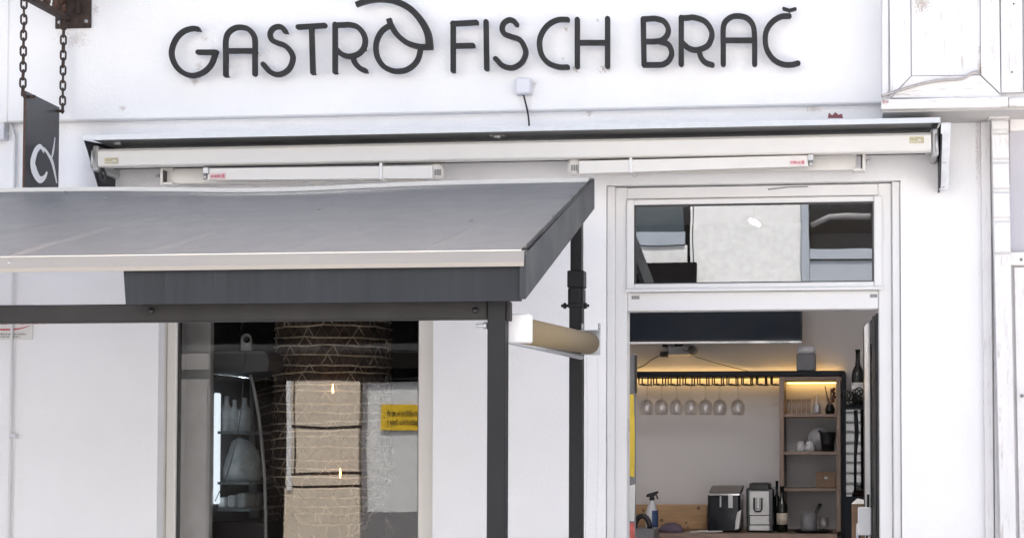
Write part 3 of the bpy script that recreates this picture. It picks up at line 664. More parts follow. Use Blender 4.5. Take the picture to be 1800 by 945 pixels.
# roller blind hanging between the posts
YB0, YB1 = YP+.045, -.62
A = P(909, 578, YB0); B = P(1035, 603, YB1)
bt = thing("roller_blind", (A.x, (YB0+YB1)/2, A.z), "rolled up beige side blind with white end cap beside the steel posts", "blind")
m = MB(); m.tube([A+Vector((0, .055, 0)), B], .0415, 20); m.build("cloth_roll", BEIGE, bt)
m = MB(); m.pbox(889, 551, 930, 601, YB0-.01, YB0+.05, .004); m.build("end_cap", WHITE, bt)
m = MB(); r0, r1 = P(897, 599, YB0+.04), P(1022, 627, YB1); m.tube([r0, r1], .011, 8); m.build("bottom_rail", GALV, bt)
m = MB(); m.box((B.x-.03, YB1+.002, B.z-.045), (B.x+.045, YB1+.008, B.z+.050), .002); m.box((B.x-.03, YB1-.04, B.z+.045), (B.x+.044, YB1+.001, B.z+.049)); br_ = m.build("end_bracket", GALV, bt)
for dx_ in (-.022, .044):
    m = MB(); m.tube([(B.x+dx_, YB1-.02, B.z+.05), (B.x+dx_, YB1-.02, B.z+.075)], .005, 6); m.build("bolt", SILVER, br_)
for px_, py0_ in ((1031, 628), (1050.5, 622)):
    m = MB(); a = P(px_, py0_, YB1-.01); m.tube(smooth([a, a+Vector((.004, 0, -.35)), a+Vector((-.003, 0, -.7)), a+Vector((.002, 0, -1.2))], 4), .0016, 5); m.build("cord", BOXW, bt)

# ================================================================== HANGING SIGN, CHAINS, BRACKET
XS = P(105, 190, -.12).x
tl = PXP(45.5, 160, XS); tr = PXP(104.5, 189, XS)
hs = thing("hanging_sign", (XS, (tl.y+tr.y)/2, 2.55), "dark steel hanging sign plate with a white fish emblem, hung on chains", "sign")
m = MB(); m.prism([(XS, tl.y, 2.45), (XS, tl.y, tl.z), (XS, tr.y, tr.z), (XS, tr.y, 2.45)], (-.006, 0, 0)); m.build("plate", PLATE, hs)
m = MB(); m.box((XS-.008, tl.y-.004, 2.452), (XS+.001, tl.y-.0005, tl.z-.002)); m.build("rusty_edge", RUST2, hs)
def logo(pts, w_, k):
    q = [PXP(x/2.865, y/2.865, XS+.0015) for x, y in [(p.x, p.y) for p in smooth(pts, 5)]]
    n_ = len(q); ws = [max(.0006, (w_[0] if i < n_*.5 else w_[1])*1.0) for i in range(n_)]
    ws = [w_[0]+(w_[1]-w_[0])*(1-abs(2*i/(n_-1)-1)) for i in range(n_)]
    lg.ribbon([(p.y, p.z) for p in q], ws, (XS+.0015+.0004*k, 0, 0), (0, 1, 0), (0, 0, 1), (-1, 0, 0), .0012, False)
lg = MB()
logo([(222,768),(205,738),(182,760),(166,815),(172,855),(188,890),(205,905),(225,893),(238,866)], (.005, .024), 0)
logo([(198,736),(225,752),(248,785),(262,812),(272,850),(280,890),(286,922)], (.004, .011), 1)
logo([(277,692),(271,740),(264,780),(256,812)], (.002, .007), 2)
lg.build("emblem", WHITE, hs)
for yy, zz in ((tl.y+.02, tl.z-.02), (tr.y-.02, tr.z-.02)):
    m = MB(); m.tube([(XS-.02, yy, zz), (XS+.03, yy, zz)], .007, 8); m.build("bolt", RUST, hs)
zarm = P(130, 38, -.06).z
ba = thing("sign_bracket", (XS, -.05, zarm), "rusty iron wall bracket with scale infill carrying the hanging sign", "bracket")
m = MB(); q0, q1 = P(97, 51, -.058), P(160, 51, -.058); m.box((q0.x, -.062, q0.z), (q1.x, -.0515, q0.z+.6), .003); bp_ = m.build("wall_plate", RUST, ba)
m = MB(); m.box((XS-.018, -.55, zarm), (XS+.018, -.063, zarm+.022), .002); m.box((XS-.018, -.552, zarm+.3), (XS+.018, -.063, zarm+.322), .002); m.box((XS+.06, -.1, zarm+.03), (XS+.066, -.063, zarm+.5)); m.build("arm_bar", RUST, ba)
rr = random.Random(2); m = MB()
for i in range(11):
    for j in range(7):
        y = -.10-.043*i+.021*(j % 2); z = zarm+.045+.04*j
        m.lathe([(.001, -.004), (.024, -.002), (.024, .002), (.001, .006)], (0, 0, 0), 8)
        n_ = len(m.v)-32
        for k in range(n_, len(m.v)):
            v = m.v[k]; m.v[k] = Vector((XS+.006*(-1)**(i+j)+v.z*.8+v.y*.25, y+v.x, z+v.y))
m.build("scale_infill", RUST2, ba, kind='stuff')
for px_, py_ in ((105, 40), (152, 38)):
    m = MB(); q = P(px_, py_, -.062); m.tube([(q.x, -.069, q.z), (q.x, -.060, q.z)], .008, 8); m.build("bolt", SILVER, bp_)
def link_mesh():
    m = MB(); r_, L_, tk = .0105, .0105, .0045; pts = []
    for k in range(6): a = math.pi*k/5; pts.append(Vector((r_*math.cos(a), 0, L_+r_*math.sin(a))))
    for k in range(6): a = math.pi+math.pi*k/5; pts.append(Vector((r_*math.cos(a), 0, -L_+r_*math.sin(a))))
    m.tube(pts, tk, 5, closed=True); return m.mesh("link", Vector((0, 0, 0)), RUST)
LINK = link_mesh()
def chain(top, bot, label):
    t = thing("chain", bot, label, "chain", "chains holding the hanging sign")
    L = (top-bot).length; pitch = .0325; n_ = max(2, int(L/pitch))
    for i in range(n_+1):
        o = bpy.data.objects.new("link", LINK); COL.objects.link(o); o.parent = t
        o.location = (top-bot)*(i/n_); o.rotation_euler = (0.06*rr.uniform(-1, 1), 0, (R_(35) if i % 2 else R_(125))+rr.uniform(-.15, .15))
yl, yr = tl.y-.012, tr.y+.0
ch0 = PXP(40, 168, XS+.0); ch1 = PXP(110, 186, XS)
chain(Vector((XS, ch0.y, zarm+.01)), Vector((XS, ch0.y, tl.z-.005)), "rusty sign chain farther from the wall, at the outer corner of the plate")
chain(Vector((XS, ch1.y, zarm+.01)), Vector((XS, ch1.y, tr.z+.002)), "rusty sign chain nearer the wall plate, at the inner corner")

# ================================================================== LEFT EDGE: neighbour, conduit, notice
nb = thing("neighbour_building", (-6, 0, 0), "plain white rendered house wall at the left edge of the photo", "building")
m = MB(); m.box((-12, 0.004, 0), (XL-.002, 4, ZB-.001)); m.build("wall", W_WALL, nb)
m = MB(); m.box((-12, -.046, ZB-.001), (XL-.002, 4, 5.9), .005); m.build("upper_wall", W_BAND, nb)
m = MB(); m.pbox(-25, 213, 7, 245, -.04, .003, .003); m.build("wall_box", BOXW, label="small white box fixed to the wall at the left edge", cat="junction box")
t = thing("conduit", P(21, 900, 0), "thin white conduit running down the wall at the left edge", "conduit")
m = MB(); q = P(21, 560, -.012); m.tube([(q.x, -.012, .05), (q.x, -.012, 1.8), (q.x+.002, -.013, ZB-.06), (q.x-.015, -.02, ZB-.004)], .0065, 8); m.build("pipe", W_UPVC, t)
m = MB(); m.pbox(15, 762, 27, 770, -.026, -.001, .002); q = P(17, 768, -.03); m.tube([q, q+Vector((0, .02, 0))], .005, 6); m.build("clip", BOXW, t)
t = thing("notice_plate", P(10, 597, -.01), "off white notice plate with red lettering on the wall under the canopy", "sign")
m = MB(); m.pbox(-75, 536, 57, 597, -.006, -.001, .001); m.build("plate", PAPER, t)
def text_obj(body, size, loc, mt, parent, name="lettering", sx=1.0):
    c = bpy.data.curves.new("text", 'FONT'); c.body = body; c.size = size; c.extrude = .0004; c.offset = size*.02
    o = bpy.data.objects.new("text", c); COL.objects.link(o); bpy.context.view_layer.update()
    me = bpy.data.meshes.new_from_object(o.evaluated_get(bpy.context.evaluated_depsgraph_get())); bpy.data.objects.remove(o)
    for v in me.vertices: x, y, z = v.co; v.co = (x*sx, -z, y)
    me.materials.clear(); me.materials.append(mt); me.name = name
    r = bpy.data.objects.new(name, me); COL.objects.link(r); r.parent = parent; r.location = Vector(loc)-wl(parent); WORLD[r.name] = Vector(loc); return r
q = P(-13, 569.5, -.0075); text_obj("TLY SAM", .068, (q.x, -.0075, q.z), RED, t, sx=.92)
m = MB(); arc = [(-70, 572), (-40, 576.5), (-10, 578.5), (15, 578.8), (35, 577), (53, 572)]
stroke(m, arc, [1.4]*0+[.4+1.1*math.sin(math.pi*min(1, i/25)) for i in range(26)], 1, 0, -.0075, .001); m.build("underline", RED, t)
m = MB(); ticks(m, -60, 585, 46, 588.3, -.0075, .001, random.Random(9), 1, 2.2, .7); ticks(m, -40, 590, 35, 592.5, -.0075, .001, random.Random(10), 1, 2.2, .9); m.build("print", GREYP, t)

# ================================================================== RIGHT: WOODEN SHOPFRONT
ws = thing("wooden_shopfront", (P(1780, 500, 0).x, -.1, 0), "weathered white painted wooden shopfront with bay and pilaster at right", "building")
YW = -.26
def board(pp, Y, dep, name="board", mt=W_WOOD, lab=None, par=ws):
    m = MB(); m.prism([P(x, y, Y) for x, y in pp], (0, dep, 0)); return m.build(name, mt, par, label=lab)
m = MB(); m.box((P(1551, 80, YW+.02).x, YW+.025, P(1700, 172, YW).z), (2.6, -.053, 5.9)); m.build("bay", W_WOOD, ws)
board([(1551, -20), (1551, 168), (1561.5, 168), (1561.5, -20)], YW+.012, .012, "edge_board")
board([(1563.5, -20), (1565.5, 172), (1577, 158.5), (1601, 134), (1600, -20)], YW, .02, "stile")
board([(1724, -20), (1724, 131), (1758.5, 164.5), (1756, -20)], YW, .02, "stile")
board([(1602.5, 134.5), (1580, 158), (1567, 172), (1758, 172), (1757, 166), (1722.5, 133)], YW+.001, .02, "bottom_rail", W_WOODH)
board([(1602, -20), (1602.5, 133.5), (1722.5, 131.5), (1722.5, -20)], YW+.014, .008, "panel")
board([(1759.5, -20), (1760.5, 163), (1798, 162), (1797, -20)], YW+.004, .016, "board")
board([(1799.5, -20), (1800, 162), (1850, 160), (1850, -20)], YW+.006, .016, "board")
for px_, py_ in ((1782, 7), (1779, 127)):
    m = MB(); q = P(px_, py_, YW+.003); m.tube([q, q+Vector((0, .003, 0))], .004, 6); m.build("nail", RUST, ws)
stain(W_WOOD, [(P(1620, 4, YW), .05, .06, .9), (P(1723, 122, YW), .012, .06, .8), (P(1722, 85, YW), .01, .03, .6), (P(1745, 90, YW), .02, .1, .4)], (0.3, 0.22, 0.15))
stain(W_WOODH, [(P(1557, 178, YW-.03), .024, .02, 1.0)], (0.22, 0.07, 0.05), .8)
# ledge moulding with soffit
m = MB(); za, zb_ = P(1660, 172, YW-.035).z, P(1660, 189.5, YW-.035).z
m.box((P(1549, 180, YW-.035).x, YW-.035, zb_), (P(1772, 180, YW-.035).x, YW+.004, za), .004); m.build("ledge", W_WOODH, ws)
m = MB(); m.box((P(1773, 180, YW-.02).x, YW-.02, zb_+.004), (2.6, YW+.004, za-.002), .004); m.build("ledge", W_WOODH, ws)
m = MB(); m.box((P(1551, 190, YW-.02).x+.002, YW+.005, zb_-.006), (2.6, -.001, zb_+.014)); m.build("soffit", mat("grey_soffit", (0.50, 0.485, 0.47), .7, var=.08, vs=5), ws)  # soffit greyer than the boards of the bay
# cable lying on the bay's rail
m = MB(); m.tube(smooth([P(1550, 169, YW-.03), P(1570, 162, YW-.015), P(1600, 153, YW-.01), P(1630, 145, YW-.01), P(1658, 141, YW-.01), P(1690, 138.5, YW-.01), P(1708, 129, YW-.008), P(1722, 126, YW-.006)], 5), .006, 6); m.build("cable", mat("painted_cable", (0.40, 0.37, 0.35), .6, var=.2, vs=30), label="grey painted cable looping over the bottom rail of the wooden bay", cat="cable")
# trim, pilaster, capital, window beside it
m = MB(); m.prism([P(1724, 214, -.03), P(1733, 960, -.03), P(1747, 960, -.03), P(1740, 214, -.03)], (0, .03, 0)); m.build("trim_board", W_WOOD, ws)
m = MB(); m.box((XR+.001, -.02, 0), (2.6, .2, P(1760, 200, -.05).z)); m.build("wall", W_WOOD, ws)
def pil(y): return 1742.5+(y-207)*16/738, 1772.5+(y-207)*13.5/738
edges = [208, 232, 283, 335, 386, 448]
for i in range(5):
    a, b = edges[i]+.8, edges[i+1]-1.2; l0, r0 = pil(a); l1, r1 = pil(b); cut = 4.5
    m = MB(); Y0 = -.105
    fr_ = [P(l0+1, a+cut, Y0), P(l1+1, b-cut, Y0), P(r1-1, b-cut, Y0), P(r0-1, a+cut, Y0)]
    bk_ = [P(l0, a, -.088), P(l1, b, -.088), P(r1, b, -.088), P(r0, a, -.088)]
    bk2 = [v+Vector((0, .06, 0)) for v in bk_]
    m.add(fr_+bk_+bk2, [(0,1,2,3)]+[(k, (k+1) % 4, (k+1) % 4+4, k+4) for k in range(4)]+[(k+4, (k+1) % 4+4, (k+1) % 4+8, k+8) for k in range(4)]+[(11,10,9,8)]); m.build("block", W_WOOD, ws)
l0, r0 = pil(449); l1, r1 = pil(1640)
m = MB(); m.prism([P(l0+.5, 449.5, -.102), P(l1, 1600, -.102), P(r1, 1600, -.102), P(r0-.5, 449.5, -.102)], (0, .07, 0)); m.build("pilaster", W_WOOD, ws)
m = MB(); m.prism([P(1743, 207, -.088), P(1759, 960, -.088), P(1786, 960, -.088), P(1771.5, 207, -.088)], (0, .06, 0)); m.build("pilaster_core", W_WOOD, ws)
m = MB(); m.pbox(1735, 194.5, 1776, 201, -.135, -.022, .003); m.pbox(1739, 201.3, 1774, 207, -.12, -.022, .002); m.build("capital", W_WOODH, ws)
m = MB(); m.pbox(1775, 205, 1860, 229, -.05, -.021, .004); m.build("window_rail", W_WOODH, ws)
m = MB(); m.pbox(1775, 442, 1860, 465, -.06, -.021, .004); m.build("window_rail", W_WOODH, ws)
m = MB(); m.pbox(1775.5, 229.5, 1860, 441.5, -.028, -.021); m.build("blind_panel", mat("lavender_panel", (0.46, 0.45, 0.49), .5, var=.03), ws)
board([(1783, 470), (1793, 960), (1860, 960), (1850, 470)], -.045, .02, "panel")
for px_, py_ in ((1795, 456), (1797, 695)):
    m = MB(); q = P(px_, py_, -.062); m.tube([q, q+Vector((0, .02, 0))], .007, 8); m.build("screw_head", GREYP, ws)

# ================================================================== ACROSS THE STREET (seen mirrored in the panes)
OY = -10.0
ob = thing("opposite_building", (-2, OY, 0), "white building across the street, seen mirrored in the panes", "building")
def obox(x0, y0, x1, y1, proud, dep, name, mt, par=ob):
    a, b = M_(x0, (y0+y1)/2, OY), M_(x1, (y0+y1)/2, OY); c, d = M_((x0+x1)/2, y0, OY), M_((x0+x1)/2, y1, OY)
    m = MB(); m.box((a.x, OY+proud, d.z), (b.x, OY+proud-dep, c.z)); return m.build(name, mt, par)
m = MB(); m.box((-16, OY-6, 0), (12, OY-.15, 7.0)); m.build("wall", OPPW, ob)
# ground floor
obox(637, 668, 1600, 900, 0, .14, "white_bay", OPPW)
obox(626, 900, 1600, 1085, .02, .16, "plinth", GREYPNL)
obox(638, 669, 646, 905, .03, .02, "downpipe", GREYPNL)
obox(371, 540, 1000, 667, .06, .2, "shop_fascia", OPPDK)
obox(296, 540, 369.5, 1080, .1, .26, "grey_pilaster", mat("grey_stone", (0.16, 0.155, 0.155), .8, var=.15))
obox(371, 669, 505, 1080, -.05, .09, "dark_shopfront", OPPDK)
for x0, y0, y1 in ((512, 668.5, 747), (512, 752, 828), (503, 833, 852), (500, 857, 1080)): obox(x0, y0, 634, y1, .05, .14, "shutter_board", OPPBE)
obox(507, 669, 515, 860, .075, .02, "shutter_post", OPPW); obox(519, 669, 521.5, 830, .056, .004, "shutter_joint", OPPDK)
ys = obox(671, 712, 760, 757, .03, .02, "yellow_sign", OPPYE)
m = MB(); rr2 = random.Random(4)
for (ya, yb_) in ((722, 732), (738, 748)):
    x = 683
    while x < 750:
        w_ = rr2.uniform(.9, 2.0); h = rr2.uniform(0, 4)
        a, b = M_(x, ya+h, OY), M_(x+w_, yb_, OY); m.box((a.x, OY+.031, b.z), (b.x, OY+.036, a.z)); x += w_+rr2.choice((1.5, 1.5, 2.5))
m.build("print", BLACK, ys)
sh = thing("slatted_shutter", (.2, OY+.05, .3), "white slatted roller shutter across the street, mirrored in the cooler door", "shutter")
m = MB(); m.box((-.16, OY-.02, .25), (1.3, OY+.02, 2.35)); m.build("back_board", GREYPNL, sh)
SL = MB().box((-.145, OY+.021, .30), (1.28, OY+.04, .40)).build("slat", OPPW, sh)
for k in range(1, 15):
    c = SL.copy(); COL.objects.link(c); c.parent = sh; c.location.z = .135*k
# first floor, mirrored in the transom
obox(1223, 150, 1408, 520, .02, .17, "pier", OPPW)
obox(1050, 150, 1204, 412, -.02, .1, "window", mat("slate_glass", (0.045, 0.06, 0.07), .15, var=.05))
obox(1050, 412, 1208, 434, .03, .17, "window_sill", OPPBL); obox(1050, 435, 1212, 465, .0, .14, "spandrel", OPPW); obox(1050, 466, 1228, 540, .12, .26, "black_block", OPPDK)  # last box is a plain black block below the spandrel
obox(1205, 150, 1217, 465, -.03, .09, "dark_joint", OPPDK); obox(1217.5, 150, 1221, 465, .03, .1, "downpipe", OPPW)
w2 = obox(1424, 150, 1532, 441, -.03, .1, "window", OPPDK)
obox(1409, 150, 1423, 540, .05, .2, "window_frame", OPPBL, w2); obox(1533, 150, 1600, 540, .05, .2, "window_frame", OPPBL, w2); obox(1424, 442, 1532, 459, .06, .2, "window_sill", OPPBL, w2); obox(1424, 461.5, 1532, 540, .03, .18, "panel", OPPBL, w2)
m = MB(); m.tube([M_(1428, 400, OY+.03), M_(1458, 385, OY+.03), M_(1530, 383, OY+.03)], .03, 8); m.build("duct", GREYPNL, w2)

# ================================================================== INSIDE, THROUGH THE DOOR
YC = 2.93                                        # counter front
ZC = P(1310, 936.5, YC).z
ct = thing("counter", (-.75, YC, 0), "wooden back counter along the inside wall seen through the doorway", "counter")
cx0, cx1 = P(1150, 936, YC).x, P(1472, 936, YC).x
m = MB(); m.box((cx0, YC, ZC-.03), (cx1, BACK-.005, ZC), .002); m.build("worktop", OAK, ct)
m = MB(); m.box((cx0+.02, YC+.03, .021), (cx1-.02, BACK-.005, ZC-.031)); m.build("carcass", OAKV, ct)
nd = 3
for i in range(nd):
    a = cx0+.025+(cx1-cx0-.05)*i/nd; b = cx0+.02+(cx1-cx0-.05)*(i+1)/nd
    m = MB(); m.box((a, YC+.012, .1), (b, YC+.029, ZC-.045), .002); m.build("door_front", OAKV, ct)
# wall shelf unit standing on the counter
YS = 3.18; SB = BACK-.004
su = thing("shelf_unit", P(1424, 935, YS), "tall narrow walnut shelf unit on the counter with a light strip", "shelf")
def sbox(x0, y0, x1, y1, name, mt, par=su, Yf=YS, Yb=SB, bev=.001):
    m = MB(); m.pbox(x0, y0, x1, y1, Yf, Yb, bev); return m.build(name, mt, par)
zsc = P(1424, 935, YS)
for x0, x1 in ((1370, 1378), (1470, 1478)):
    m = MB(); a, b = P(x0, 790, YS), P(x1, 790, YS); m.box((a.x, YS, ZC+.001), (b.x, SB, P(1424, 661, YS).z), .001); m.build("upright", OAKV, su)
sbox(1378.3, 661, 1469.7, 667.5, "top_board", OAK)
for y0 in (727, 793, 857): sbox(1378.3, y0, 1469.7, y0+5.5, "shelf_board", OAK, Yf=YS+.002)
m = MB(); m.box((P(1380, 670, YS).x, SB-.035, P(1424, 668, YS).z-.006), (P(1469, 670, YS).x, SB-.02, P(1424, 668, YS).z-.001)); m.build("light_strip", LED, su)
# black top shelf with its leg, light strip, glass rails
YT = 3.16
bs_ = thing("bar_shelf", P(1300, 660, YT), "long black bar shelf with warm light strip above the glass rails", "shelf")
zt_, zb2 = P(1300, 651.5, YT).z, P(1300, 661, YT).z
xe0, xe1 = P(1090, 660, YT).x, P(1487, 660, YT).x
m = MB(); m.box((xe0, YT, zb2), (xe1-.02, SB-.06, zt_), .004); m.build("top_board", NAVY, bs_)
m = MB(); a = P(1479, 700, YT).x; prof = [(xe1-.02, zt_)]+[(xe1-.02+.02*math.sin(t_), zt_-.02+.02*math.cos(t_)) for t_ in (.4, .8, 1.2, 1.57)]
m.prism([(x, YT, z) for x, z in prof]+[(xe1, YT, .03), (a, YT, .03), (a, YT, zb2-.001), (xe1-.02, YT, zb2-.001)], (0, SB-.002-YT, 0)); m.build("side_panel", NAVY, bs_)
m = MB(); m.box((xe0, SB-.035, (zt_+zb2)/2-.007), (xe1-.03, SB-.022, (zt_+zb2)/2+.007)); m.build("light_strip", LED, bs_)
hxs = [1123+25.8*i for i in range(10)]
for i, x in enumerate(hxs):
    m = MB(); z0 = zb2; Yr = YT+.03
    a = P(x, 675, Yr); b = P(x+16, 676, Yr); c = P(x+16, 664, Yr); e = P(x+22, 674, Yr)
    for yy in (0, .16):
        o_ = Vector((0, yy, 0))
        m.tube([Vector((a.x, Yr, z0))+o_, a+o_, P(x+8, 674.5, Yr)+o_, b+o_, Vector((b.x, Yr, z0))+o_], .005, 5)
        m.tube([b+o_, e+o_], .003, 5)
    m.tube([a, a+Vector((0, .16, 0))], .003, 5); m.tube([b, b+Vector((0, .16, 0))], .003, 5)
    m.build("rail", BLACK, bs_)
# hanging wine glasses
def wineglass(px, py0):
    q = P(px, 676, YT+.09); h = .185
    m = MB(); m.lathe([(.001, 0), (.033, -.002), (.033, -.005), (.006, -.010), (.0045, -.03), (.0045, -.075), (.012, -.085), (.034, -.10), (.043, -.122), (.044, -.148), (.039, -h), (.0375, -h), (.0425, -.148), (.0415, -.123), (.032, -.102), (.001, -.088)], q, 20)
    return m.build("wine_glass", THING, loc=q, label="", cat="glass", group="wine glasses hanging from the bar shelf")
gl_px = [1137, 1163, 1189, 1215, 1240, 1265, 1297]
ords = ["hanging wine glass at the far left of the rails", "second hanging wine glass from the left end of the rails", "third hanging wine glass from the left end of the rails", "fourth hanging wine glass, in the middle of the row",
        "fifth hanging wine glass from the left end of the rails", "sixth hanging wine glass, last of the close row", "single hanging wine glass set apart at the right of the row"]
g0 = wineglass(gl_px[0], 676); g0['label'] = ords[0]
for x, lb in zip(gl_px[1:], ords[1:]):
    dup_tree(g0, P(x, 676, YT+.09), lb)
# television with power strip below it
YTV = 3.05
tv = thing("television", P(1256, 603, YTV), "large dark wall television at the top of the doorway view", "television")
m = MB(); m.pbox(1040, 380, 1410, 601, YTV, YTV+.05, .004); m.build("casing", BLACK, tv)
m = MB(); m.pbox(1045, 385, 1407, 596, YTV-.003, YTV-.0005); m.build("screen", SCREEN, tv)
m = MB(); m.pbox(1042, 599.5, 1409, 603.5, YTV-.004, YTV+.02, .001); m.build("bottom_trim", CHROME, tv)
m = MB(); m.box((P(1200, 500, YTV).x-.1, YTV+.051, 2.4), (P(1200, 500, YTV).x+.1, BACK-.001, 2.75)); m.build("wall_mount", BLACK, tv)
ps = thing("power_strip", P(1190, 628, BACK-.05), "pale power strip with black plugs on the wall under the television", "power strip")
Ypz = BACK-.06
m = MB(); m.pbox(1174, 607, 1212, 624, Ypz, BACK-.002, .006); m.build("strip_body", BOXW, ps)
for q4 in ((1160, 618, 1173, 626.5), (1164, 604.5, 1172, 609), (1186, 604, 1200, 608.5)):
    m = MB(); m.pbox(*q4, Ypz-.01, BACK-.002, .004); m.build("plug", BLACK, ps)
m = MB(); q = P(1217, 615, Ypz); m.tube([(q.x, Ypz-.03, q.z), (q.x, BACK-.003, q.z)], [.026, .03], 14); m.tube([(q.x, Ypz-.034, q.z), (q.x, Ypz-.031, q.z)], .012, 12); m.build("round_adapter", GREYPNL, ps)
m = MB(); m.tube(smooth([P(1161, 624, Ypz), P(1145, 632, Ypz), P(1132, 642, Ypz), P(1115, 648, Ypz)], 4), .004, 5); m.tube(smooth([P(1200, 614, Ypz), P(1206, 617, Ypz), P(1212, 614, Ypz)], 4), .004, 5); m.tube(smooth([P(1221, 626, BACK-.015), P(1260, 638, BACK-.015), P(1300, 648, BACK-.015), P(1346, 659, BACK-.03)], 4), .0028, 5); m.build("cord", GREYPNL, ps)
# speaker on the shelf
sp = thing("speaker", P(1417, 651, YT+.1), "small grey and white speaker standing on the black bar shelf", "speaker")
YSP = YT+.04
m = MB(); m.box((P(1400, 630, YSP).x, YSP, zt_+.001), (P(1434, 630, YSP).x, YSP+.12, P(1417, 621, YSP).z), .006); m.build("grille", GREYPNL, sp)
m = MB(); m.box((P(1400.5, 630, YSP).x, YSP+.002, P(1417, 620.5, YSP).z), (P(1433.5, 630, YSP).x, YSP+.118, P(1417, 606, YSP).z), .012); m.build("cap", BOXW, sp)
m = MB(); m.pbox(1412, 613, 1420, 615.5, YSP-.002, YSP+.001); m.build("badge", WHITE, sp)

# things on the shelves
def shelf_z(y): return P(1424, y, YS+.002).z
def tumbler(px, z, r, h, Y, name, lab, cat, grp=None, mt=THING):
    q = P(px, 700, Y); c = Vector((q.x, Y, z+.0015))
    m = MB(); m.lathe([(.001, 0), (r*.85, 0), (r, h), (r-.002, h), (r*.85-.002, .006), (.001, .006)], c, 16)
    return m.build(name, mt, loc=c, label=lab, cat=cat, group=grp)
z1, z2_, z3_ = shelf_z(727), shelf_z(793), shelf_z(857)
for i, nm in enumerate(("left end of the row", "second from the left in the row", "middle of the row", "second from the right in the row", "right end of the row")):
    tumbler(1387+8.6*i, z1, .0155, .09, YS+.06+.02*(i % 2), "shot_glass", "small clear tumbler on the top walnut shelf, "+nm, "glass", "small tumblers on the top shelf")
t = thing("carafe", (P(1436, 720, YS+.08).x, YS+.08, z1+.001), "pale slanted glass carafe on the top walnut shelf beside the tumblers", "carafe")
m = MB(); c = wl(t); m.lathe([(.028, 0), (.026, .03), (.018, .08), (.012, .11), (.014, .115)], c, 14); m.build("body", THING, t)
m = MB(); m.lathe([(.024, .002), (.022, .028), (.017, .06)], c, 12); m.build("filling", BOXW, t)
t = thing("ornament", (P(1459, 720, YS+.1).x, YS+.1, z1+.001), "dark twig ornament with reddish sticks on the top shelf", "ornament")
m = MB(); c = wl(t)
for a, b, h in ((-.03, .0, .17), (.006, .01, .16), (.02, 0, .13), (-.01, .01, .1), (.012, -.01, .15)): m.tube([c, c+Vector((a*.4, b, h*.5)), c+Vector((a, b, h))], [.007, .005, .003], 6)
m.build("sticks", TWIGD, t); m = MB(); m.lathe([(.026, 0), (.03, .03), (.02, .055), (.024, .06)], c, 12); m.build("vase", DKGLASS, t)
m = MB()
for k in range(7): p_ = c+Vector((.02+rr.uniform(-.012, .012), rr.uniform(-.01, .01), .08+.012*k)); m.lathe([(.001, -.012), (.011, 0), (.001, .012)], p_, 6)
m.build("dried_leaves", mat("dried_red", (0.12, 0.03, 0.02), .8, var=.3), t)
def cup(px, z, Y, lab):
    c = Vector((P(px, 780, Y).x, Y, z+.001)); t = thing("cup", c, lab, "cup", "white cups on the middle shelf")
    m = MB(); m.lathe([(.029, 0), (.030, .02), (.026, .045), (.017, .060), (.014, .062)], c, 16); m.build("bowl", BOXW, t)
    m = MB(); m.tube([c+Vector((.0, -.03-.008*math.sin(a), .028+.016*math.cos(a))) for a in [i*math.pi/6 for i in range(7)]], .0035, 5); m.build("handle", WHITE, t)
cup(1408, z2_, YS+.09, "upturned white cup on the middle shelf, at the left"); cup(1423.5, z2_, YS+.05, "upturned white cup in front, beside the black jug")
c = Vector((P(1440, 775, YS+.22).x, YS+.22, z2_+.001)); m = MB(); m.tube([c+Vector((0, .0, .075)), c+Vector((0, .012, .078))], .07, 20); m.build("plate", BOXW, label="grey white plate leaning upright behind the cups and black jug", cat="plate")
t = thing("jug", (P(1455, 790, YS+.09).x, YS+.09, z2_+.001), "black tapered jug on the middle walnut shelf", "jug"); c = wl(t)
m = MB(); m.lathe([(.036, 0), (.043, .06), (.05, .115), (.052, .118), (.048, .118), (.038, .01), (.001, .008)], c, 18); m.build("body", BLACK, t)
m = MB(); m.prism([c+Vector((-.045, -.008, .105)), c+Vector((-.062, 0, .122)), c+Vector((-.045, .008, .105))], (.012, 0, .012)); m.build("spout", BLACK, t)
t = thing("wooden_box", (P(1452, 856, YS+.06).x, YS+.06, z3_), "small dark wooden box with a pale clasp on the lower shelf", "box")
m = MB(); m.pbox(1434, 832, 1469, 856.3, YS+.03, YS+.2, .003); m.build("body", CARD, t); m = MB(); m.pbox(1433.5, 829, 1469.5, 835, YS+.027, YS+.203, .002); m.build("lid", CARD, t)
m = MB(); m.pbox(1449, 837, 1455, 841, YS+.025, YS+.029); m.build("clasp", PAPER, t)
# things on the counter
zc0 = ZC+.0015
def cpos(px, Y): return Vector((P(px, 930, Y).x, Y, zc0))
t = thing("tray", cpos(1428, 3.05), "round black tray holding the mortar and glass on the counter", "tray"); c = wl(t)
m = MB(); m.lathe([(.09, 0), (.118, .012), (.122, .014), (.116, .011), (.001, .006)], c, 28); m.build("dish", BLACK, t); m = MB(); q = c+Vector((.13, -.02, .012)); m.tube([c+Vector((.11, -.02, .009)), q], .008, 6); m.build("handle", BLACK, t)
t = thing("mortar", cpos(1422, 3.05)+Vector((0, 0, .007)), "dark grey mortar with a pestle leaning in it, on the tray", "mortar"); c = wl(t)
m = MB(); m.lathe([(.046, 0), (.049, .02), (.049, .11), (.044, .11), (.042, .02), (.001, .015)], c, 20); m.build("bowl", GREYPNL, t); m = MB(); m.tube([c+Vector((.005, 0, .04)), c+Vector((.035, 0, .1)), c+Vector((.07, 0, .165))], [.012, .009, .011], 8); m.build("pestle", BLACK, t)
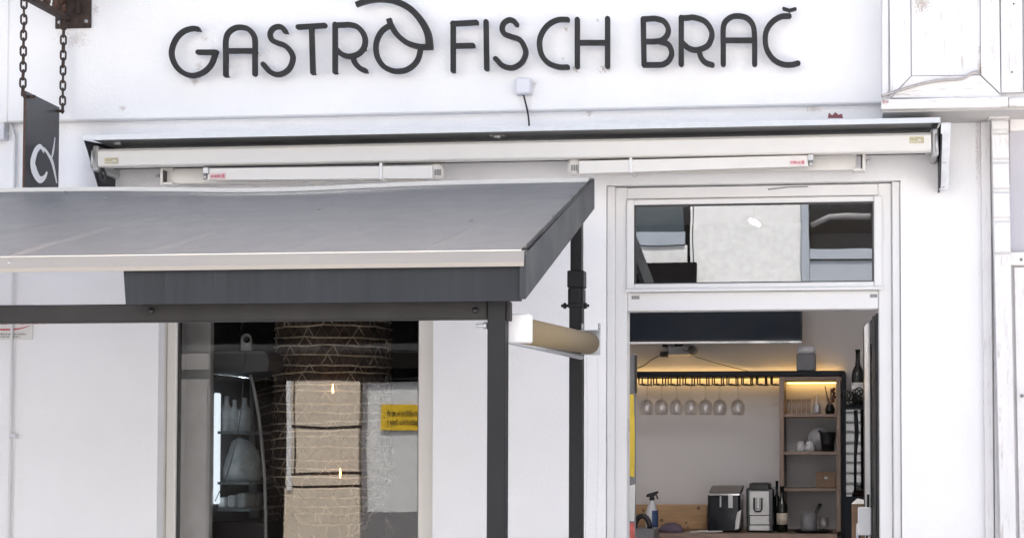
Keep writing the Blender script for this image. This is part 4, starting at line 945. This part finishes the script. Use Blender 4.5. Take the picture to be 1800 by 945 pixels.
c = cpos(1448, 3.05)+Vector((0, 0, .008)); m = MB(); m.lathe([(.026, 0), (.034, .04), (.028, .085), (.026, .085), (.031, .04), (.001, .006)], c, 16); m.build("tumbler", THING, loc=c, label="rounded clear glass beside the mortar on the black tray", cat="glass")
def bottle(px, Y, h, r, lab, label_mat, z=None, tilt=0):
    c = cpos(px, Y);
    if z is not None: c.z = z
    t = thing("bottle", c, lab, "bottle"); k = h/.3
    m = MB(); m.lathe([(r*.9, 0), (r, .006), (r, .16*k), (r*.9, .185*k), (r*.45, .215*k), (r*.36, .24*k), (r*.36, h-.01), (r*.42, h-.009), (r*.42, h)], c, 18); m.build("body", DKGLASS, t)
    if label_mat: m = MB(); m.lathe([(r+.0012, .05*k), (r+.0012, .125*k)], c, 18); m.build("label", label_mat, t)
    return t
bottle(1375, 3.08, .275, .033, "labelled wine bottle on the counter beside the coffee machine", mat("cream_label", (0.5, 0.44, 0.36), .6, var=.15, vs=40))
bottle(1366, 3.2, .305, .022, "slim unlabelled dark bottle behind the labelled wine bottle", None)
# coffee machine
YM = 3.03
t = thing("coffee_machine", cpos(1336, YM), "narrow coffee machine with silver front and black sides", "coffee machine")
m = MB(); m.box((P(1312, 900, YM+.02).x, YM+.02, zc0), (P(1360, 900, YM+.02).x, YM+.4, P(1336, 857, YM+.02).z), .008); m.build("body", BLACKG, t)
m = MB(); m.pbox(1317, 848.5, 1352, 861, YM+.015, YM+.3, .006); m.build("hopper", BLACK, t)
m = MB(); m.pbox(1317, 862, 1352.5, 904.5, YM, YM+.019, .003); m.build("front_panel", SILVER, t)
m = MB(); m.pbox(1318, 905.2, 1352.5, 921, YM+.002, YM+.019, .003); m.build("tray_front", SILVER, t)
m = MB(); m.pbox(1317, 922, 1353, 932, YM-.02, YM+.019, .003); m.build("drip_tray", SILVER, t)
m = MB(); Yq = YM-.006; m.tube([P(1325.5, 874, Yq), P(1325.5, 894, Yq), P(1328, 898, Yq), P(1336, 898, Yq), P(1339, 894, Yq), P(1339, 874, Yq)], .006, 6); m.pbox(1328.5, 874, 1336, 894, YM-.008, YM-.001, .002); m.build("spout", BLACK, t)
m = MB(); m.pbox(1329.5, 873, 1335.5, 893, YM-.012, YM-.008, .001); m.build("spout_cover", SILVER, t)
# ice maker
YI = 3.0
t = thing("ice_maker", cpos(1273, YI), "glossy black countertop ice machine with a sloping grey lid", "ice machine")
m = MB(); x0, x1 = P(1244, 900, YI).x, P(1301, 900, YI).x; ztp = P(1273, 866, YI).z
m.box((x0, YI, zc0), (x1, YI+.33, ztp), .012); m.build("body", BLACKG, t)
m = MB(); zl2 = P(1273, 853, YI+.2).z; m.prism([(x0+.004, YI+.01, ztp+.001), (x0+.012, YI+.16, zl2), (x0+.012, YI+.32, zl2), (x0+.004, YI+.325, ztp+.001)], (x1-x0-.008, 0, 0)); m.build("lid", GREYPNL, t)
m = MB(); m.pbox(1245, 866.5, 1300, 870, YI-.004, YI-.0005, .001); m.build("chrome_band", CHROME, t)
for a, b, c_, d in ((1280, 868, 1288, 892), (1265, 871, 1268, 890)):
    m = MB(); m.pbox(a, b, c_, d, YI-.003, YI-.0005, .001); m.build("panel_strip", SILVER, t)
m = MB(); m.prism([P(1296, 900, YI-.012), P(1293, 915, YI-.012), P(1292, 930, YI-.012), P(1299, 928, YI-.012), P(1303, 895, YI-.012)], (0, .008, 0)); m.build("scoop", SILVER, t)
# pine board, spray bottle, cloth, papers, left hand clutter
YPn = 3.3
t = thing("pine_crate", cpos(1180, YPn), "pale pine crate with dark knots standing against the inside wall", "crate")
xa, xb = P(1100, 900, YPn).x, P(1243, 900, YPn).x; zt3 = P(1180, 886, YPn).z
m = MB(); m.box((xa, YPn, zc0+.003), (P(1141, 900, YPn).x, YPn+.02, zt3), .002); m.build("board", PINE, t)
m = MB(); m.box((P(1141.6, 900, YPn).x, YPn+.001, zc0+.003), (xb, YPn+.021, zt3+.001), .002); m.build("board", PINE, t)
m = MB(); m.box((xa, YPn+.022, zc0), (xb, YPn+.2, zt3-.01), .002); m.build("inner", PINE, t)
for px_, py_, r_ in ((1228, 892, .011), (1163, 913, .011), (1206, 918, .007), (1209, 926, .007), (1131, 896, .008)):
    m = MB(); q = P(px_, py_, YPn-.0005); m.tube([q, q+Vector((0, .0012, 0))], r_, 10); m.build("knot", TWIGD, t)
t = thing("spray_bottle", cpos(1146, 3.0), "white spray bottle with black trigger head and blue label", "spray bottle"); c = wl(t)
hb_ = P(1146, 878, 3.0).z-zc0
m = MB(); m.lathe([(.036, 0), (.038, .01), (.038, hb_*.55), (.030, hb_*.75), (.016, hb_*.95), (.014, hb_)], c, 16); m.build("body", BOXW, t)
m = MB(); m.lathe([(.016, hb_-.002), (.016, hb_+.018)], c, 12); m.prism([c+Vector((-.035, -.011, hb_+.018)), c+Vector((-.03, -.011, hb_+.036)), c+Vector((.035, -.011, hb_+.055)), c+Vector((.04, -.011, hb_+.045)), c+Vector((.01, -.011, hb_+.018))], (0, .022, 0)); m.tube([c+Vector((.022, 0, hb_+.042)), c+Vector((.028, 0, hb_+.025)), c+Vector((.036, 0, hb_+.006))], .005, 6); m.build("trigger_head", BLACK, t)
m = MB(); 
for k in range(5):
    a0, a1 = -1.45+k*.26, -1.45+(k+1)*.26
    m.add([c+Vector((.0392*math.cos(a)*1.0, .0392*math.sin(a), z)) for a, z in ((a0, .025), (a1, .025), (a1, .13), (a0, .13))], [(0, 1, 2, 3)])
m.build("label", BLUELAB, t)
m = MB(); q = cpos(1180, 3.03)
pr = [(.001, .055), (.03, .052), (.05, .04), (.062, .02), (.066, .0)]
m.lathe([(a*1.1, b) for a, b in pr[::-1]], q, 18)
for v in m.v: v.z += .006*mnoise.noise((v.x*30, v.y*30, 1)); v.x = q.x+(v.x-q.x)*1.05
for v in m.v: v.z = max(v.z, zc0)
m.build("cloth", PURPLE, label="crumpled dark purple cloth lying on the counter before the crate", cat="cloth")
m = MB(); a = cpos(1243, 2.99)
m.box((P(1213, 930, 3.0).x, 2.98, zc0), (P(1262, 930, 3.0).x, 3.1, zc0+.004)); m.build("paper_sheet", PAPER, label="white paper lying on the counter, the lower and farther left sheet", cat="paper", group="papers on the counter")
m = MB(); m.box((P(1226, 930, 3.0).x, 2.97, zc0+.0045), (P(1270, 930, 3.0).x, 3.09, zc0+.010)); m.build("paper_sheet", PAPER, label="white paper lying on top, close to the ice machine", cat="paper", group="papers on the counter")
t = thing("till_stand", (P(1130, 945, 2.6).x, 2.6, 0), "dark till stand with a black headset on it at the left", "till")
m = MB(); m.box((P(1108, 945, 2.6).x, 2.6, 0.021), (P(1150, 945, 2.6).x, 2.85, P(1130, 929, 2.6).z), .006); m.build("stand", GREYPNL, t)
m = MB(); q = P(1129, 929, 2.68); m.tube([q+Vector((.045*math.cos(a), 0, .002+.075*math.sin(a))) for a in [i*math.pi/10 for i in range(11)]], .016, 8); m.build("headset", BLACK, t)
# wine cooler with what stands on it
YFg = 2.75
t = thing("wine_cooler", (P(1506, 900, YFg).x, YFg, 0), "black wine cooler with pale striped glass door at the right", "fridge")
fx0, fx1 = P(1484, 800, YFg).x, P(1548, 800, YFg).x; zft = P(1503, 713, YFg).z
m = MB(); m.box((fx0, YFg+.03, .021), (fx1, YFg+.33, zft), .004); m.build("cabinet", NAVY, t)
zg1, zg0 = P(1503, 719, YFg).z, P(1503, 872, YFg).z
m = MB(); m.box((fx0, YFg, zg1), (fx1, YFg+.028, zft-.003), .002); m.box((fx0, YFg, .03), (fx1, YFg+.028, zg0), .002); m.box((fx0, YFg, zg0), (P(1487, 800, YFg).x, YFg+.028, zg1)); dr = m.build("door", NAVY, t)
m = MB(); m.box((P(1487, 800, YFg).x+.001, YFg+.004, zg0+.001), (fx1-.02, YFg+.012, zg1-.001)); m.build("pane", FRGLOSS, dr)
m = MB(); q0 = P(1505, 719, YFg-.012); m.tube([P(1504, 720, YFg-.012), P(1506, 760, YFg-.014), P(1503.5, 800, YFg-.014), P(1503, 870, YFg-.012)], [.011, .013, .009, .008], 8); m.build("handle", NAVY, dr)
zz = zft+.001
bottle(1509, YFg+.15, .335, .037, "large black champagne bottle standing on the wine cooler", PAPER, z=zz)
m = MB(); c0 = P(1503, 712, YFg+.06)
rw = random.Random(11)
for k in range(9):
    cx = P(1487+4.6*k, 700, YFg+.05).x; r_ = .022+.012*rw.random(); cz = zz+.03+.055*rw.random(); ph = rw.random()*3
    m.tube([Vector((cx+r_*math.cos(a), YFg+.06+.02*math.sin(a+ph), cz+r_*math.sin(a))) for a in [i*math.pi/6 for i in range(12)]], .0042, 5, closed=True)
m.tube([(P(1485, 710, YFg+.06).x, YFg+.06, zz+.005), (P(1524, 710, YFg+.06).x, YFg+.06, zz+.005)], .005, 5)
m.build("wire_rack", BLACK, label="curly black wire rack on the wine cooler before the champagne bottle", cat="rack")
# paper bag and white dispenser by the open door
t = thing("display_stand", (P(1510, 945, 1.6).x, 1.6, 0), "brown paper covered stand behind the white box by the door", "stand")
m = MB(); m.box((P(1497, 920, 1.6).x, 1.6, .021), (P(1524, 920, 1.6).x, 1.8, P(1510, 885, 1.6).z), .01); m.build("body", CARD, t); m = MB(); m.prism([P(1497, 885, 1.6), P(1507, 876, 1.68), P(1524, 880, 1.68), P(1524, 885, 1.6)], (0, .1, 0)); m.build("fold", PAPER, t)
t = thing("dispenser", (P(1523, 940, .5).x, .5, P(1523, 940, .5).z), "blank white box hung at the inner edge of the open door", "dispenser")
m = MB(); m.pbox(1508, 891, 1531.5, 940, .45, .51, .004); m.build("box_body", WHITE, t); m = MB(); m.tube([P(1526, 890.5, .48), P(1526, 868, .48)], .006, 8); m.build("rod", BLACK, t)
m = MB(); m.tube([P(1524, 940.5, .48), P(1524, 1010, .48)], .005, 8); m.build("rod", BLACK, t)
# grey board with papers just inside, at the left jamb
t = thing("notice_board", (P(1110, 900, .5).x, .5, 0), "grey board with a yellow and a white poster inside the left door jamb", "notice board")
m = MB(); m.box((P(1075, 800, .5).x, .5, .021), (P(1116.5, 800, .5).x, .53, P(1110, 622, .5).z), .003); m.build("board", GREYPNL, t)
m = MB(); m.box((P(1116.7, 800, .5).x, .49, P(1110, 690, .5).z), (P(1118, 800, .5).x, .54, P(1110, 624, .5).z)); m.build("edge_strip", BLACK, t)
m = MB(); m.prism([P(1105, 693, .498), P(1104, 835, .498), P(1115, 838, .498), P(1116, 770, .498), P(1114, 692, .498)], (0, -.002, 0)); m.build("yellow_poster", YELLOW, t)
m = MB(); m.prism([P(1106, 853, .498), P(1107, 915, .498), P(1115, 915, .498), P(1117, 850, .498)], (0, -.002, 0)); m.build("white_poster", PAPER, t)
m = MB(); m.prism([P(1107, 918, .498), P(1107, 950, .498), P(1116, 950, .498), P(1115, 918, .498)], (0, -.002, 0)); m.build("red_poster", mat("red_poster_print", (0.55, 0.12, 0.10), .6, var=.3, vs=30), t)
# ceiling lamp of the bar
lp = P(1318, 386, 1.0)
t = thing("tube_lamp", lp, "lit tube lamp hanging inside, glimpsed as a white streak through the transom pane", "lamp")
lq = lp+Vector((.038, .12, -.010)); m = MB(); m.tube([lp, lp.lerp(lq, .2), lp.lerp(lq, .6), lq], [.004, .009, .010, .005], 12); m.build("tube", CEIL, t)
m = MB(); m.tube([lp.lerp(lq, .5)+Vector((0, 0, .0145)), (lp.x, lp.y+.3, 2.918)], .0012, 4); m.build("wire", BLACK, t)

# ================================================================== INSIDE, THROUGH THE LEFT WINDOW
# panel at the window's left, its grey stands in for a reflection
m = MB(); m.box((P(270, 700, .34).x, .34, .021), (P(369.5, 700, .34).x, .38, 2.5), .003); m.build("reflection_panel", REFLG, label="tall plain grey panel inside at the left of the window", cat="panel")
YG = .62
t = thing("display_fridge", (P(420, 940, YG).x, YG, 0), "glass fronted display fridge with curved front behind the window", "fridge")
m = MB(); hd = [(366, 617), (462, 616), (470, 622), (473, 634), (470, 652), (366, 656)]
m.prism([P(x, y, YG) for x, y in hd], (0, .5, 0)); m.build("header", GREYPNL, t)
xl_ = P(372, 800, YG).x
m = MB(); m.prism([P(372, 657, YG+.49), P(372, 1200, YG+.49), P(470, 1200, YG+.49), P(440, 657, YG+.49)], (0, .02, 0)); m.build("back_panel", mat("fridge_inside", (0.66, 0.74, 0.78), .4, var=.15, vs=6), t)
m = MB(); m.pbox(366, 657, 371.5, 1200, YG, YG+.49, .002); m.build("rear_panel", GREYPNL, t)
m = MB(); cpts = [(440, 658), (448, 690), (456, 740), (462, 800), (466, 860), (467.5, 960)]
sp_ = smooth([P(x, y, YG) for x, y in cpts], 4); 
m.tube(sp_, .0085, 8); m.tube([p+Vector((0, .48, 0)) for p in sp_], .0085, 8); m.build("curved_rail", mat("pale_rail", (0.40, 0.40, 0.41), .4, var=.05), t)
m = MB(); n_ = len(sp_); vs = [p+Vector((-.003, .01, 0)) for p in sp_]+[p+Vector((-.003, .47, 0)) for p in sp_]; m.add(vs, [(i, i+1, n_+i+1, n_+i) for i in range(n_-1)], True); m.build("front_pane", FRPANE, t)
m = MB(); m.prism([P(373, 659, YG+.006), P(373, 915, YG+.006), P(463, 915, YG+.006), P(460, 800, YG+.006), P(452, 720, YG+.006), P(438, 659, YG+.006)], (0, .004, 0)); m.build("side_pane", FRPANE, t)
m = MB(); m.pbox(373, 690, 384, 885, YG+.02, YG+.05, .006); m.build("light_tube", TUBE, t)
m = MB(); q = P(405, 656, YG).z; m.box((P(378, 660, YG+.4).x, YG+.42, q-.009), (P(426, 660, YG+.4).x, YG+.435, q+.0)); m.build("fill_glow", FILLGLOW, t)  # glow added under the header to light up the shelves below
for y_, x1_ in ((757, 432), (846, 438), (893, 440)):
    m = MB(); m.pbox(382, y_, x1_, y_+5, YG+.02, YG+.48, .001); m.build("shelf", mat("shelf_glass_%d" % y_, (0.45, 0.5, 0.53), .3, var=.05), t)
m = MB(); m.pbox(373, 916, 466, 1250, YG, YG+.48, .004); m.build("base", BLACK, t)
PALE = mat("pale_wrap", (0.76, 0.84, 0.88), .35, var=.35, vs=25, bump=.6, bs=40)
for i, (px_, py_, hh, r_, lb) in enumerate(((398, 757, .17, .028, "pale bottle on the fridge's upper shelf, at the left"), (412, 757, .15, .024, "pale bottle on the fridge's upper shelf, in the middle"), (430, 757, .16, .03, "pale bottle on the fridge's upper shelf, at the right"))):
    q = P(px_, py_-.5, YG+.15); m = MB(); m.lathe([(r_, 0), (r_, hh*.6), (r_*.4, hh*.8), (r_*.4, hh)], (q.x, q.y, P(px_, 757, YG+.02).z+.001), 12); m.build("bottle", PALE, label=lb, cat="bottle", group="bottles in the display fridge")
m = MB(); q = P(425, 846, YG+.2); zz2 = P(425, 846, YG+.02).z+.001
m.lathe([(.001, 0), (.09, .0), (.095, .06), (.07, .14), (.04, .19), (.001, .21)], (q.x, q.y, zz2), 20)
for v in m.v:
    if v.z > zz2+.01:
        d = .03*mnoise.noise(v*14); v.x += d; v.y += d*.5
m.build("ice_bag", PALE, label="crumpled pale plastic wrapped bundle on the fridge's middle shelf", cat="bag")
m = MB(); zz3 = P(425, 893, YG+.02).z+.001
for k in range(3):
    m = MB(); a, b = P(388+17*k, 890, YG+.1).x, P(402+17*k, 890, YG+.1).x; m.box((a, YG+.06, zz3), (b, YG+.3, zz3+.05+.01*k), .006)
    m.build("food_tray", PALE, label="pale food tray on the lowest fridge shelf, "+("at the left", "in the middle", "at the right, the tallest")[k], cat="tray", group="food trays in the display fridge")
zt4 = P(420, 616.5, YG).z
t = thing("security_camera", (P(433, 616, YG+.1).x, YG+.1, zt4), "white egg shaped security camera on top of the display fridge", "camera"); c = wl(t)
m = MB(); m.lathe([(.026, .0), (.028, .01), (.026, .04), (.027, .055), (.022, .078), (.010, .088), (.001, .09)], c, 18); m.build("body", WHITE, t)
m = MB(); q = c+Vector((.010, -.0235, .058)); m.tube([q, q+Vector((.002, -.006, 0))], [.016, .014], 14); m.build("lens", BLACKG, t)
m = MB(); m.tube(smooth([P(431, 617, YG-.02), P(427, 680, YG-.03), P(418, 760, YG-.03), P(400, 830, YG-.02), P(378, 880, YG-.02)], 5), .0022, 5); m.build("cable", GREYPNL, label="thin loose cable hanging down in front of the display fridge", cat="cable")
# woven basket lamp
YBk = 1.05; bc = P(585, 700, YBk)
t = thing("basket_lamp", (bc.x, YBk, P(585, 925, YBk).z), "big woven willow basket lamp hanging behind the window", "lamp")
def ppm(Y): return F_PX/((Y-CAM.y)*.994+.2)
rad = 104/ppm(YBk); rb = random.Random(6)
zs_ = [P(585, y, YBk).z for y in range(548, 930, 16)]; NR = len(zs_)
rads = []
for i in range(NR):
    f = i/(NR-1); r_ = rad*(.97+.07*f if f < .8 else (1.03-(f-.8)*2.3)); rads.append(r_)
for i in range(NR):
    m = MB(); ph = rb.random()*9; tx, ty = rb.uniform(-.03, .03), rb.uniform(-.05, .05)
    ring = []
    for k in range(40):
        a = 2*math.pi*k/40; rr_ = rads[i]*(1+.025*mnoise.noise((math.cos(a)*2+ph, math.sin(a)*2, i)))
        ring.append(Vector((bc.x+rr_*math.cos(a), YBk+rr_*math.sin(a), zs_[i]+tx*rads[i]*math.cos(a)+ty*rads[i]*math.sin(a)+.008*mnoise.noise((math.cos(a)*3, math.sin(a)*3+ph, i*2)))))
    m.tube(ring, .0050, 4, closed=True); m.build("willow_ring", TWIG, t)
m = MB(); m2 = MB()
for i in range(NR-1):
    for k in range(30):
        a0 = 2*math.pi*(k+.5*(i % 2))/30+rb.uniform(-.03, .03)
        for s in (-1, 1):
            a1 = a0+s*.105+rb.uniform(-.03, .03)
            p0 = Vector((bc.x+rads[i]*.985*math.cos(a0), YBk+rads[i]*.985*math.sin(a0), zs_[i])); p1 = Vector((bc.x+rads[i+1]*.985*math.cos(a1), YBk+rads[i+1]*.985*math.sin(a1), zs_[i+1]))
            (m if (k+i) % 4 else m2).tube([p0, p1], .0024, 3)
lb_ = MB(); lb_.lathe([(rads[i]*.95, zs_[i]-zs_[0]) for i in range(NR)], (bc.x, YBk, zs_[0]), 28); lb_.build("inner_body", mat("brown_wicker_body", (0.08, 0.048, 0.032), .9, var=.5, vs=40), t)
m.build("dark_weave", TWIGD, t, kind='stuff'); m2.build("pale_weave", TWIG, t, kind='stuff')
m = MB()
for k in range(26):
    a = rb.random()*6.28; z = P(585, rb.uniform(860, 930), YBk).z; p = Vector((bc.x+rad*.9*math.cos(a), YBk+rad*.9*math.sin(a), z)); q = p+Vector((rb.uniform(-.1, .1), rb.uniform(-.06, .06), rb.uniform(-.14, -.02))); m.tube([p, (p+q)/2+Vector((0, 0, .01)), q], .002, 3)
m.build("loose_twigs", TWIG, t, kind='stuff')
m = MB(); m.tube([(bc.x, YBk, zs_[0]), (bc.x, YBk, 2.86)], .006, 6); 
for k in range(3): a = k*2.09+.3; m.tube([(bc.x, YBk, zs_[0]+.25), (bc.x+rads[0]*math.cos(a), YBk+rads[0]*math.sin(a), zs_[0])], .002, 4)
m.build("cord", BLACK, t)
for k, (px_, py_) in enumerate(((585, 682), (598, 830))):
    Yb_ = .70; q = P(px_, py_, Yb_); tb = thing("filament_bulb", q, ("upper" if k == 0 else "lower")+" small glowing amber bulb hanging in front of the basket lamp", "bulb", "amber bulbs before the basket lamp")
    m = MB(); m.lathe([(.001, -.024), (.003, -.016), (.0042, -.004), (.0025, .008), (.0018, .016), (.001, .02)], q, 10); m.build("glow", BULB, tb)
    m = MB(); m.tube([q+Vector((0, 0, .021)), (q.x, Yb_, 2.86)], .0012, 4); m.build("wire", BLACK, tb)
